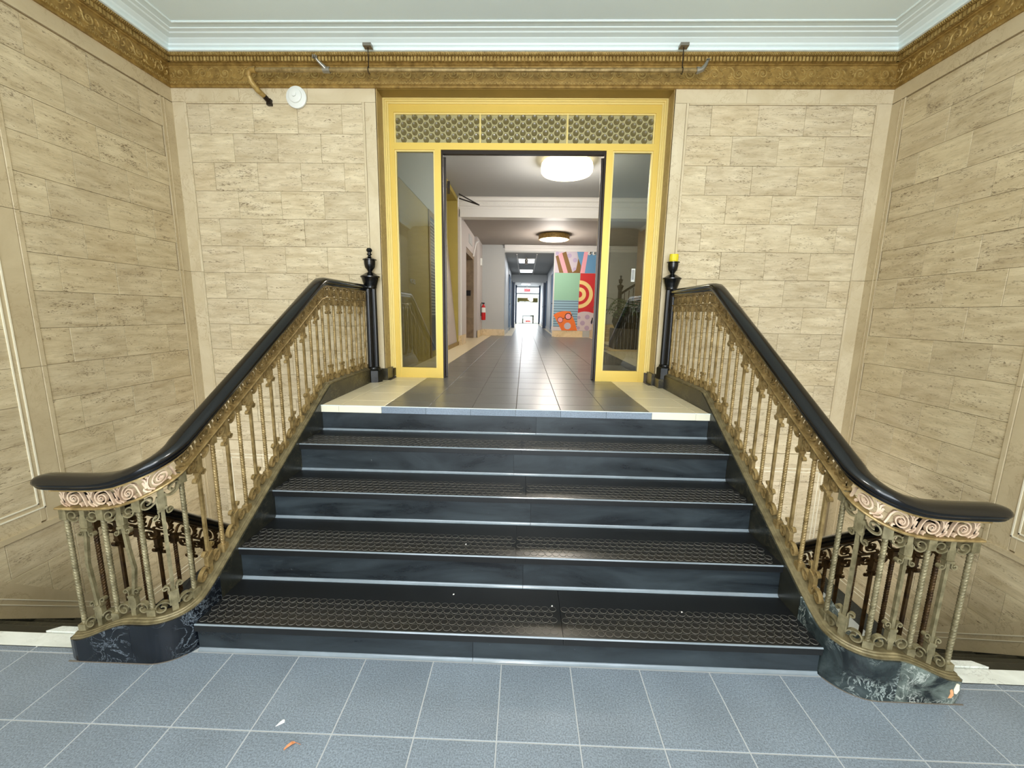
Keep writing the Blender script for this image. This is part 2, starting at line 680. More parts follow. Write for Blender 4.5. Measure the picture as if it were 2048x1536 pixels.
# back wall left field
for (a, b, frame_l, frame_r) in ((-3.108, -1.497, WL, DL), (1.404, 3.012, DR, WR)):
    zc = 2.137 - .247       # long joint running round at newel height
    for (z0, z1) in ((.205, zc), (zc, 3.383)):
        strip(wall_back, 'y-', WB, frame_l, a - .022, z0, z1)
        strip(wall_back, 'y-', WB, b + .022, frame_r, z0, z1)
        strip(wall_back, 'y-', WB, a - .022, a, z0, z1, proud=.008, name='fillet')
        strip(wall_back, 'y-', WB, b, b + .022, z0, z1, proud=.008, name='fillet')
    strip(wall_back, 'y-', WB, a, b, 3.368, 3.383, proud=.008, name='fillet')
    n = 3
    for j in range(n):
        u0 = frame_l + (frame_r - frame_l) * j / n
        u1 = frame_l + (frame_r - frame_l) * (j + 1) / n
        strip(wall_back, 'y-', WB, u0, u1, 3.383, ZC + .02)
    wall_stones(wall_back, 'y-', WB, a, b, 'trav', .205, 3.368, phase=(-2.906 if a < 0 else 1.606 + .4064 / 2 - .2032) - .2032)
    # basement level: string course and inlaid panel
    strip(wall_back, 'y-', WB, frame_l, frame_r, .10, .205, proud=.012)
    wall_stones(wall_back, 'y-', WB, frame_l + .03, frame_r - .03, 'trav', BZ, .10, phase=(-2.706 if a < 0 else 1.6))
    ox0, ox1 = (-3.065, -1.62) if a < 0 else (1.52, 3.03)
    for e in (0, .035):
        for (u0, u1, z0, z1) in ((ox0 + e, ox1 - e, .056 - e - .008, .056 - e), (ox0 + e, ox0 + e + .008, BZ + .3 + e, .056 - e), (ox1 - e - .008, ox1 - e, BZ + .3 + e, .056 - e)):
            MB().box(u0, u1, WB - .007, WB + .005, z0, z1).build('inlay_line', 'inlay', wall_back)

# side walls
for (wall, axis, pl, sgn) in ((wall_left, 'x+', WL, 1), (wall_right, 'x-', WR, -1)):
    clipf = lambda y: BZ if y > 3.05 else BZ + .80 * (3.05 - y) + .17
    bs = 'border_side'
    # corner strip + twin fillets
    for (z0, z1) in ((BZ, 1.89), (1.89, 3.375)):
        strip(wall, axis, pl, 3.945, WB, z0, z1, bs)
        strip(wall, axis, pl, 3.900, 3.945, z0, z1, bs, .002, 'fillet')
        for y in (3.902, 3.938):
            MB().box(*sorted((pl + sgn * .0005, pl + sgn * .008)), y, y + .006, z0, z1).build('inlay_line', bs, wall)
    for j in range(5):
        strip(wall, axis, pl, -3.2 + j * 1.4474, -3.2 + (j + 1) * 1.4474, 3.38, ZC + .02, bs)
    # plain pilaster border between main field and the lined panel
    for (z0, z1) in ((.07, 1.14), (1.14, 2.14), (2.14, 3.38)):
        strip(wall, axis, pl, 2.54, 2.66, z0, z1, bs, .004)
        strip(wall, axis, pl, 2.66, 2.69, z0, z1, bs, .009, 'fillet')
    # main field of blocks
    wall_stones(wall, axis, pl, 2.69, 3.90, 'trav_side', BZ + .02, 3.368, phase=3.28 + .2032, clip=clipf)
    wall_stones(wall, axis, pl, .6, 2.50, 'trav_side', .23, 3.30, phase=2.3, clip=None)
    wall_stones(wall, axis, pl, 1.6, 2.69, 'trav_side', BZ, .07, row0=.06, phase=2.5, clip=clipf)
    # inlaid white double line panel
    for e in (0, .035):
        s0 = sorted((pl + sgn * .001, pl + sgn * .009))
        MB().box(*s0, 2.532 - e, 2.540 - e, .19 + e, 3.34 - e).build('inlay_line', 'inlay', wall)
        MB().box(*s0, -1.0, 2.540 - e, .19 + e, .198 + e).build('inlay_line', 'inlay', wall)
        MB().box(*s0, -1.0, 2.540 - e, 3.332 - e, 3.34 - e).build('inlay_line', 'inlay', wall)
    strip(wall, axis, pl, 2.505, 2.54, .1, 3.38, bs, .003)
    # horizontal ledge under the panel
    MB().box(*sorted((pl - sgn * .005, pl + sgn * .018)), -3.2, 2.69, .055, .09).build('ledge', bs, wall)
    box('near_wall_facing', 'trav_side', *sorted((pl - sgn * .01, pl)), -3.2, .6, .09, 3.38, wall)
    box('lower_wall_facing', bs, *sorted((pl - sgn * .01, pl + sgn * .001)), -3.2, 2.505, .09, .19, wall)
    box('near_border', bs, *sorted((pl - sgn * .01, pl)), .6, 2.505, .19, .235, wall)
    # stair following white lines and dark skirting
    for (dz, m, wd, pr) in ((.145, 'inlay', .008, .007), (.105, 'inlay', .007, .007)):
        pts = [(1.62, BZ + .15 + dz + .80 * (3.05 - 1.62)), (3.05, BZ + .15 + dz), (WB - .02, BZ + .15 + dz)]
        poly = pts + [(p[0], p[1] + wd) for p in reversed(pts)]
        MB().prism(poly, *sorted((pl + sgn * .001, pl + sgn * pr)), axis='x').build('inlay_line', m, wall)
    pts = [(1.62, BZ + .16 + .80 * (3.05 - 1.62)), (3.05, BZ + .16), (WB - .005, BZ + .16)]
    poly = pts + [(WB - .005, BZ - .02), (1.62, BZ - .02)]
    MB().prism(poly, *sorted((pl - sgn * .01, pl + sgn * .012)), axis='x').build('dark_skirting', 'kerb_marble', wall, label='dark marble skirting descending with the basement stairs')
    # plain facing between blocks and skirting on the slope
    pts2 = [(1.62, BZ + .16 + .80 * (3.05 - 1.62)), (3.05, BZ + .16), (3.90, BZ + .16), (3.90, BZ + .32), (3.05, BZ + .32), (1.62, BZ + .5 + .80 * (3.05 - 1.62))]
    MB().prism(pts2, *sorted((pl - sgn * .01, pl + sgn * .0035)), axis='x').build('sloping_border', bs, wall)

# front of the lobby (behind the camera): glazed entrance and side windows in the side walls stay simple
wall_front = MB().box(WL - .2, -2.3, -3.4, -3.2, -.1, ZCEIL).box(2.3, WR + .2, -3.4, -3.2, -.1, ZCEIL).box(-2.3, 2.3, -3.4, -3.2, 3.35, ZCEIL).build('wall_front', 'trav_side', kind='structure')
fd = MB()
for x in (-2.3, -1.15, -.03, 1.09, 2.24):
    fd.box(x, x + .06, -3.33, -3.27, 0, 3.35)
fd.box(-2.3, 2.3, -3.33, -3.27, 2.4, 2.46).box(-2.3, 2.3, -3.33, -3.27, 0, .12)
fd.build('door_1', 'bronze', kind='structure')

# ------------------------------------------------------------------ gold cornice and white crown
cor = [(0, ZC), (.018, ZC), (.018, 3.512), (.026, 3.516), (.026, 3.538), (.014, 3.545), (.014, 3.670), (.024, 3.674), (.030, 3.680), (.024, 3.687), (.034, 3.692),
       (.034, 3.722), (.060, 3.726), (.074, 3.736), (.078, 3.745), (0, 3.745)]


def moulding(name, prof, mat, wall_ext=True):
    """profile (p=distance from the wall, z) run round left, back and right walls with mitred corners"""
    b = MB()
    rings = []
    for (fx, fy) in ((0, 0), (0, 1), (1, 1), (1, 0)):
        r = []
        for p, z in prof:
            x = WL + p if fx == 0 else WR - p
            y = -3.2 if fy == 0 else WB - p
            r.append((x, y, z))
        rings.append(r)
    b.loft(rings)
    return b.build(name, mat, kind='structure')


trim1 = moulding('trim_1', cor, 'gold_relief')
crown = [(0, 3.744), (.10, 3.744), (.104, 3.752), (.094, 3.757), (.094, 3.768), (.112, 3.778), (.118, 3.790), (.150, 3.806), (.156, 3.811), (.205, 3.815), (.215, 3.822), (.25, 3.824), (.262, ZCEIL + .01), (0, ZCEIL + .01)]
trim2 = moulding('trim_2', crown, 'crown')
bead = [(.315, ZCEIL - .007), (.322, ZCEIL - .010), (.33, ZCEIL - .007), (.33, ZCEIL + .01), (.315, ZCEIL + .01)]
moulding('trim_3', bead, 'crown')


def around(p, pitch, ymin=0.6):
    """positions and directions along left, back and right wall"""
    out = []
    n = int((WB - p - ymin) / pitch)
    for j in range(n):
        out.append(('L', WL + p, WB - p - (j + .5) * pitch))
    n = int((WR - WL - 2 * p) / pitch)
    pp = (WR - WL - 2 * p) / n
    for j in range(n):
        out.append(('B', WL + p + (j + .5) * pp, WB - p))
    n = int((WB - p - ymin) / pitch)
    for j in range(n):
        out.append(('R', WR - p, WB - p - (j + .5) * pitch))
    return out


b = MB()
for side, x, y in around(.034, .0300):
    if side == 'B':
        b.box(x - .010, x + .010, y - .022, y, 3.688, 3.722)
    elif side == 'L':
        b.box(x, x + .022, y - .010, y + .010, 3.688, 3.722)
    else:
        b.box(x - .022, x, y - .010, y + .010, 3.688, 3.722)
b.build('dentils', 'gold_relief_hi', trim1, kind='stuff')
b = MB()
for side, x, y in around(.070, .0150):    # slanted rope beads under the crown
    q = .004
    if side == 'B':
        b.box(x - .004, x + .004, y - .012, y + .004, 3.722, 3.744, lambda X, Y, Z, x=x: (X + (Z - 3.73) * .5, Y, Z))
    elif side == 'L':
        b.box(x - .004, x + .012, y - .004, y + .004, 3.722, 3.744, lambda X, Y, Z: (X, Y + (Z - 3.73) * .5, Z))
    else:
        b.box(x - .012, x + .004, y - .004, y + .004, 3.722, 3.744, lambda X, Y, Z: (X, Y + (Z - 3.73) * .5, Z))
b.build('rope_beads', 'gold_relief_hi', trim1, kind='stuff')
b = MB()
for side, x, y in around(.026, .0300):    # leaf tips of the lower band
    for (d, e) in ((-.006, .55), (.006, -.55)):
        if side == 'B':
            b.box(x + d - .003, x + d + .003, y - .006, y, 3.518, 3.537, lambda X, Y, Z, e=e: (X + (Z - 3.527) * e, Y, Z))
        elif side == 'L':
            b.box(x, x + .006, y + d - .003, y + d + .003, 3.518, 3.537, lambda X, Y, Z, e=e: (X, Y + (Z - 3.527) * e, Z))
        else:
            b.box(x - .006, x, y + d - .003, y + d + .003, 3.518, 3.537, lambda X, Y, Z, e=e: (X, Y + (Z - 3.527) * e, Z))
b.build('leaf_tips', 'gold_relief_hi', trim1, kind='stuff')


def spiral(cx, cz, r0, r1, a0, turns, n=22):
    out = []
    for k in range(n + 1):
        t = k / n
        a = a0 + turns * 2 * PI * t
        r = r0 + (r1 - r0) * t ** .8
        out.append((cx + r * math.cos(a), cz + r * math.sin(a)))
    return out


def relief_strand(b, pts, w0, w1, depth, conv):
    """rounded relief ridge along 2D polyline; conv(u, z, d) -> 3D, d = height above the ground"""
    n = len(pts)
    rings = []
    for i, (u, z) in enumerate(pts):
        a = pts[max(i - 1, 0)]
        c = pts[min(i + 1, n - 1)]
        dx, dz = c[0] - a[0], c[1] - a[1]
        L = math.hypot(dx, dz) or 1
        nx, nz = -dz / L, dx / L
        wd = w0 + (w1 - w0) * i / (n - 1)
        rings.append([conv(u - nx * wd, z - nz * wd, 0), conv(u - nx * wd * .5, z - nz * wd * .5, depth), conv(u + nx * wd * .5, z + nz * wd * .5, depth), conv(u + nx * wd, z + nz * wd, 0)])
    b.loft(rings)


def frieze_motif(flip):
    """one acanthus scroll of the gold frieze, about .2 wide and .11 high, built in x/z facing -y"""
    b = MB()
    s = -1 if flip else 1
    conv = lambda u, z, d: (u, -d, z * s)
    relief_strand(b, spiral(0, 0, .047, .008, PI * 1.15, -1.55, 26), .0065, .004, .008, conv)
    relief_strand(b, [(-.105, -.045), (-.085, -.05), (-.062, -.044), (-.048, -.028), (-.043, -.018)], .004, .006, .007, conv)
    relief_strand(b, spiral(-.078, .018, .024, .005, -PI * .4, 1.1, 12), .004, .003, .006, conv)
    for k in range(5):
        a = PI * (.15 + k * .2)
        r = .052
        relief_strand(b, [(r * math.cos(a), r * math.sin(a)), ((r + .012) * math.cos(a + .25), (r + .010) * math.sin(a + .25))], .005, .002, .006, conv)
    for k in range(5):
        a = k * 2 * PI / 5
        relief_strand(b, [(.002 * math.cos(a), .002 * math.sin(a)), (.013 * math.cos(a), .013 * math.sin(a))], .004, .003, .008, conv)
    relief_strand(b, [(.055, .02), (.07, .035), (.09, .043), (.1, .036)], .006, .003, .007, conv)
    relief_strand(b, [(.05, -.03), (.068, -.022), (.078, -.004), (.072, .012)], .006, .003, .007, conv)
    relief_strand(b, [(-.09, .05), (-.07, .05), (-.055, .044)], .003, .003, .005, conv)
    me = b.mesh('frieze_scroll')
    me.materials.append(M['gold_relief_hi'])
    return me


fm = [frieze_motif(False), frieze_motif(True)]
for j, (side, x, y) in enumerate(around(.014, .2)):
    o = link('frieze_scroll', fm[j % 2], trim1)
    o.location = (x, y, 3.607)
    o.rotation_euler = (0, 0, {'B': 0, 'L': PI / 2, 'R': -PI / 2}[side])

# ------------------------------------------------------------------ staircase
stair = thing('staircase', 'wide black rubber covered staircase of five risers up to the doorway', 'stairs', (0, 1.6, 0))
box('stair_body', 'joint', XL + .0, XR, 2.0, WB - .018, BZ, .12, stair)
for k in range(5):
    y0 = NY[k]
    z0 = 0 if k == 0 else NZ[k - 1]
    z1 = NZ[k]
    yb = y0 + .016      # riser plane behind the nosing
    # riser in two lengths with a seam
    seam = [-.20, .02, .06, -.05, .1][k]
    for (a, c) in ((XL, seam - .001), (seam + .001, XR)):
        b = MB()
        prof = [(yb + .02, z0), (yb, z0 + .03), (yb, z1 - .05), (yb + .02, z1 - .05)]
        b.prism([(yb, z0 + .0), (yb, z1 - .036), (yb + .02, z1 - .036), (yb + .02, z0)], a, c, axis='x')
        b.build('riser_cover', 'rubber', stair)
    # coved base strip at the foot of the riser
    prof = [(yb - .013, z0 + .0005), (yb - .0105, z0 + .0015), (yb - .006, z0 + .005), (yb - .003, z0 + .009), (yb - .002, z0 + .013), (yb + .004, z0 + .013), (yb + .004, z0 + .0005)]
    for (a, c) in ((XL, seam - .001), (seam + .001, XR)):
        MB().prism(prof, a, c, axis='x').build('cove_strip', 'cove', stair, smooth=True)
    box('stair_core', 'rubber_tread', XL, XR, yb + .005, (NY[k + 1] + .02) if k < 4 else WB - .018, .0 if k == 0 else z0 - .02, z1 - .012, stair)
    if k < 4:
        yn = NY[k + 1] + .018
        ts = [.20, -.02, .03, .0][k]
        for (a, c) in ((XL, ts - .001), (ts + .001, XR)):
            b = MB()
            # tread with a rounded nosing turned down over the riser
            pr = [(yn, z1), (y0 + .006, z1), (y0 + .001, z1 - .003), (y0, z1 - .008), (y0, z1 - .036), (y0 + .004, z1 - .038), (yb + .002, z1 - .038), (yb + .002, z1 - .012), (yn, z1 - .012)]
            b.prism(pr, a, c, axis='x')
            tr = b.build('rubber_tread', 'rubber_tread', stair)
            # raised round studs
            b = MB()
            pitch = .0372
            nx = int((c - a - .03) / pitch)
            rows = 5
            for r in range(rows):
                yy = y0 + .034 + r * .036
                for q in range(nx + 1):
                    xx = a + .02 + q * pitch + (.0 if r % 2 == 0 else pitch * .5)
                    if xx > c - .018:
                        continue
                    rings = []
                    for (rr, hz) in ((.0176, 0), (.0170, .0016), (.0159, .0019), (.0156, .0014)):
                        rings.append([(xx + rr * math.cos(t * PI / 7), yy + rr * math.sin(t * PI / 7), z1 + hz) for t in range(14)])
                    b.loft(rings)
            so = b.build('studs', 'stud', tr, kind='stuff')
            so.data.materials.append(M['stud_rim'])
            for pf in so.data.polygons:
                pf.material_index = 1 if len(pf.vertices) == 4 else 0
        # narrow pale strip along the edge of the nosing
        MB().prism([(y0 - .0008, z1 - .005), (y0 + .002, z1 + .0004), (y0 + .0048, z1 + .0006), (y0 + .004, z1 - .001)], XL, XR, axis='x').build('nosing_edge', 'cove', stair)

# landing floor: cream border tiles and dark tiles, reaching on through the doorway
landing = box('floor_landing', 'dark_grout', XL - .04, XR + .04, NY[4] + .012, 4.3, LZ - .05, LZ - .004, kind='structure')
TX = .3165
rowsY = [2.872 + .012, 3.055, 3.377, 3.699, 4.021, 4.32]
for r in range(5):
    y0, y1 = rowsY[r], rowsY[r + 1]
    cols = [(-1.455, -1.316), (-1.316, -.996)] + [(-.996 + TX * q, -.996 + TX * (q + 1)) for q in range(6)] + [(.903, 1.2254), (1.2254, 1.32)]
    for q, (a, c) in enumerate(cols):
        if y0 > 4.0:
            a, c = max(a, -1.33), min(c, 1.23)
            if c - a < .02:
                continue
        mt = 'dark_tile' if 2 <= q <= 7 else 'cream_tile'
        tile_obj('landing_tile', mt, landing, (a + c) / 2, (y0 + y1) / 2, LZ, c - a - .003, y1 - y0 - .003, .008)
# nosing tiles
for (a, c, mt) in [(-1.455, -1.325, 'nose_cream'), (-1.325, -1.015, 'nose_cream')] + [(-1.015 + .3217 * q, -1.015 + .3217 * (q + 1), 'nose_tile') for q in range(6)] + [(.915, 1.222, 'nose_cream'), (1.222, 1.33, 'nose_cream')]:
    b = MB()
    y0 = NY[4]
    b.prism([(y0 + .02, LZ - .001), (y0 + .004, LZ), (y0, LZ - .004), (y0, LZ - .05), (y0 + .02, LZ - .05)], a + .001, c - .001, axis='x')
    b.build('nosing_tile', mt, landing)
box('nosing_trim', 'crown', -1.456, 1.331, NY[4] - .002, NY[4] + .006, LZ - .003, LZ + .001, landing, label='bright metal edge along the top nosing')

# ------------------------------------------------------------------ balustrade path
FY = {-1: 1.584, 1: 1.548}
CX = {-1: -1.505, 1: 1.371}
ENDX = {-1: -1.955, 1: 1.80}
RC = .115


class Path:
    """plan path: from the newel forward along x=CX, quarter turn, then outward along y=FY"""

    def __init__(s, side):
        s.sd = side
        s.ys = 3.93
        s.L1 = s.ys - (FY[side] + RC)
        s.L2 = PI / 2 * RC
        s.L3 = abs(ENDX[side]) - abs(CX[side]) - RC
        s.L = s.L1 + s.L2 + s.L3

    def at(s, t):
        """returns x, y, nx, ny (inward normal, towards the treads / the camera)"""
        sd = s.sd
        if t <= s.L1:
            return CX[sd], s.ys - t, -sd, 0
        if t <= s.L1 + s.L2:
            a = (t - s.L1) / RC
            cx, cy = CX[sd] + sd * RC, FY[sd] + RC
            return cx - sd * RC * math.cos(a), cy - RC * math.sin(a), -sd * math.cos(a), -math.sin(a)
        return CX[sd] + sd * (RC + t - s.L1 - s.L2), FY[sd], 0, -1

    def s_of_y(s, y):
        return s.ys - y


def softmax2(a, b, k):
    m = max(a, b)
    return m + k * math.log(math.exp((a - m) / k) + math.exp((b - m) / k))


SLOPE = .58


def kerb_z(p, t):
    y = p.ys - t
    l = .995 - SLOPE * (3.045 - y)
    l = -softmax2(-l, -.995, .006)
    l = softmax2(l, .19, .022)
    d = (t - (p.L - .27)) / .27
    if d > 0:
        d = min(d, 1)
        l -= .085 * d * d * (3 - 2 * d)
    return l


def rail_z(p, t):
    """top of the handrail"""
    y = p.ys - t
    l = 1.783 - SLOPE * (3.075 - y)
    l = -softmax2(-l, -1.783, .010)
    l = softmax2(l, .848, .030)
    return l


def conv_path(p, zf):
    """(s, n, h) -> world; h is measured from the curve zf"""
    def f(t, n, h):
        x, y, nx, ny = p.at(min(max(t, 0), p.L))
        ex = 0
        if t > p.L:
            x += p.sd * (t - p.L)
        if t < 0:
            y -= t
        return (x + nx * n, y + ny * n, zf(t) + h)
    return f


def samples(a, b, step):
    n = max(1, int(math.ceil((b - a) / step)))
    return [a + (b - a) * k / n for k in range(n + 1)]


def sweep_path(b, f, prof, ts, caps=True):
    rings = [[f(t, n, h) for (n, h) in prof] for t in ts]
    b.loft(rings, True, caps)


def twisted(b, f, t, z0, z1, r=.0092):
    """four-strand rope-twisted bar between absolute heights z0 and z1; f(t, n, z_abs)"""
    turns = (z1 - z0) / .056
    m = max(8, int(turns * 13))
    rings = []
    for i in range(m + 1):
        q = i / m
        a0 = q * turns * 2 * PI
        ring = []
        for j in range(20):
            a = 2 * PI * j / 20
            rad = r * (1.0 + .18 * math.cos(4 * (a + a0)))
            ring.append(f(t + rad * math.cos(a), rad * math.sin(a), z0 + (z1 - z0) * q))
        rings.append(ring)
    b.loft(rings)


def ribbon(b, f, pts, wid=.011, th=.0028):
    """flat iron ribbon: pts in (s, z) absolute, width across n"""
    n = len(pts)
    rings = []
    for i, (u, z) in enumerate(pts):
        a = pts[max(i - 1, 0)]
        c = pts[min(i + 1, n - 1)]
        dx, dz = c[0] - a[0], c[1] - a[1]
        L = math.hypot(dx, dz) or 1
        nx, nz = -dz / L * th, dx / L * th
        rings.append([f(u - nx, -wid, z - nz), f(u + nx, -wid, z + nz), f(u + nx, wid, z + nz), f(u - nx, wid, z - nz)])
    b.loft(rings)


def cscroll(cx, cz, R, sgn, up):
    """C-scroll: leaves the stem, sweeps out, curls in.  sgn = -1/+1 side, up = +1 bottom ornament, -1 top ornament"""
    pts = []
    for k in range(25):
        t = k / 24
        a = PI * (1.0) - t * 2 * PI * 1.32      # starts on the stem side
        r = R * (1 - .72 * t ** .9)
        pts.append((cx + sgn * (r * math.cos(a)), cz + up * (r * math.sin(a) * -1.0)))
    return pts


def scroll_ornament(b, f, t, zb, up, slope, s=1.0):
    """stem, two C scrolls, collar and two small curls; zb = base height, up=+1 grows upward"""
    sl = lambda u, z: z + slope * (u - t)
    B = MB
    # stem
    for (h0, h1, wd) in ((0, .095 * s, .0105),):
        z0, z1 = sorted((zb + up * h0, zb + up * h1))
        v = [(t - wd, -.010, z0), (t + wd, -.010, z0), (t + wd, .010, z0), (t - wd, .010, z0)]
        b.loft([[f(u, n, sl(u, z)) for (u, n, z) in v], [f(u, n, sl(u, z) + (z1 - z0)) for (u, n, z) in v]])
    # C scrolls either side
    for sg in (-1, 1):
        R = .030 * s
        cx = t + sg * (.0125 + R + .001)
        cz = zb + up * (R + .003)
        pts = [(t + sg * .013, zb + up * .088 * s), (t + sg * .014, zb + up * .062 * s)]
        sp = []
        for k in range(26):
            q = k / 25
            a = PI - q * 2 * PI * 1.30
            r = R * (1 - .74 * q)
            sp.append((cx + sg * r * math.cos(a), cz + up * r * math.sin(a)))
        # start at the stem side and go over the top
        pts += sp
        pts = [(u, sl(u, z)) for u, z in pts]
        ribbon(b, f, pts, .010, .0028)
        # small outward curl beyond the collar
        r2 = .012 * s
        c2x = t + sg * (.013 + r2)
        c2z = zb + up * (.118 * s)
        sp = [(t + sg * .012, zb + up * .098 * s), (t + sg * .013, zb + up * .108 * s)]
        for k in range(16):
            q = k / 15
            a = PI + q * 2 * PI * .95
            r = r2 * (1 - .6 * q)
            sp.append((c2x + sg * r * math.cos(a), c2z - up * r * math.sin(a)))
        sp = [(u, sl(u, z)) for u, z in sp]
        ribbon(b, f, sp, .009, .0024)
    # collar
    wd = .0160
    z0, z1 = sorted((zb + up * .090 * s, zb + up * .101 * s))
    v = [(t - wd, -.014), (t + wd, -.014), (t + wd, .014), (t - wd, .014)]
    b.loft([[f(u, n, sl(u, z0)) for (u, n) in v], [f(u, n, sl(u, z1)) for (u, n) in v]])


def square_bar(b, f, t, z0, z1, hw=.0066, bend=None):
    pts = [(0, z0), (0, z1)]
    if bend:
        pts = [(0, z0), (bend[0], z0 + (z1 - z0) * bend[1]), (bend[0] * .4, z0 + (z1 - z0) * (bend[1] + .25)), (0, z1)]
    rings = [[f(t + d - hw, -hw, z), f(t + d + hw, -hw, z), f(t + d + hw, hw, z), f(t + d - hw, hw, z)] for d, z in pts]
    b.loft(rings)


def block(b, f, t, z0, z1, hw=.017, slope=0, shear_top=False):
    v = [(t - hw, -hw), (t + hw, -hw), (t + hw, hw), (t - hw, hw)]
    r0 = [f(u, n, z0 + slope * (u - t)) for u, n in v]
    r1 = [f(u, n, z1 + (slope * (u - t) if shear_top else 0)) for u, n in v]
    b.loft([r0, r1])


def frieze_unit(b, f, t, P, h, slope):
    """open-work scroll of the frieze in a cell of length P centred on t; f(s, n, h) with h above the frieze bar"""
    def rib(pts, wid=.0055, th=.0026):
        wid = min(wid, .0058)
        ribbon(b, f, pts, wid, th)
    H = h
    r = H * .43
    cx, cz = t - P * .12, H * .47
    sp = []
    for k in range(34):
        q = k / 33
        a = PI * .75 - q * 2 * PI * 1.9
        sp.append((cx + r * (1 - .80 * q) * math.cos(a), cz + r * (1 - .80 * q) * math.sin(a)))
    rib([(t - P * .56, H * .02), (t - P * .50, H * .30), (t - P * .44, H * .62), (t - P * .36, H * .84), (t - P * .26, H * .93)] + sp[3:], .007, .0028)
    # fan of leaves rising between two scrolls
    rib([(t + P * .06, H * .03), (t + P * .20, H * .20), (t + P * .28, H * .48), (t + P * .30, H * .76), (t + P * .40, H * .97)], .006, .0030)
    rib([(t + P * .22, H * .22), (t + P * .25, H * .50), (t + P * .22, H * .78), (t + P * .12, H * .97)], .006, .0028)
    rib([(t + P * .28, H * .30), (t + P * .34, H * .55), (t + P * .37, H * .72)], .006, .0034)
    rib([(t + P * .16, H * .02), (t + P * .28, H * .10), (t + P * .36, H * .26), (t + P * .35, H * .36)], .006, .0034)
    rib([(t + P * .24, H * .98), (t + P * .245, H * .84)], .006, .0042)
    rib([(t - P * .38, H * .02), (t - P * .36, H * .14), (t - P * .30, H * .20)], .006, .0034)
    # rosette
    for k in range(5):
        a = k * 2 * PI / 5 + .3
        rib([(cx, cz), (cx + r * .26 * math.cos(a), cz + r * .26 * math.sin(a))], .009, .0026)


RAILP = [(-.030, -.058), (-.034, -.052), (-.034, -.046), (-.041, -.042), (-.047, -.032), (-.047, -.022), (-.042, -.012), (-.028, -.003), (-.010, 0), (.010, 0),
         (.028, -.003), (.042, -.012), (.047, -.022), (.047, -.032), (.041, -.042), (.034, -.046), (.034, -.052), (.030, -.058)]
FR_TOP, FR_BOT = -.066, -.142     # frieze zone below the rail top (vertical)


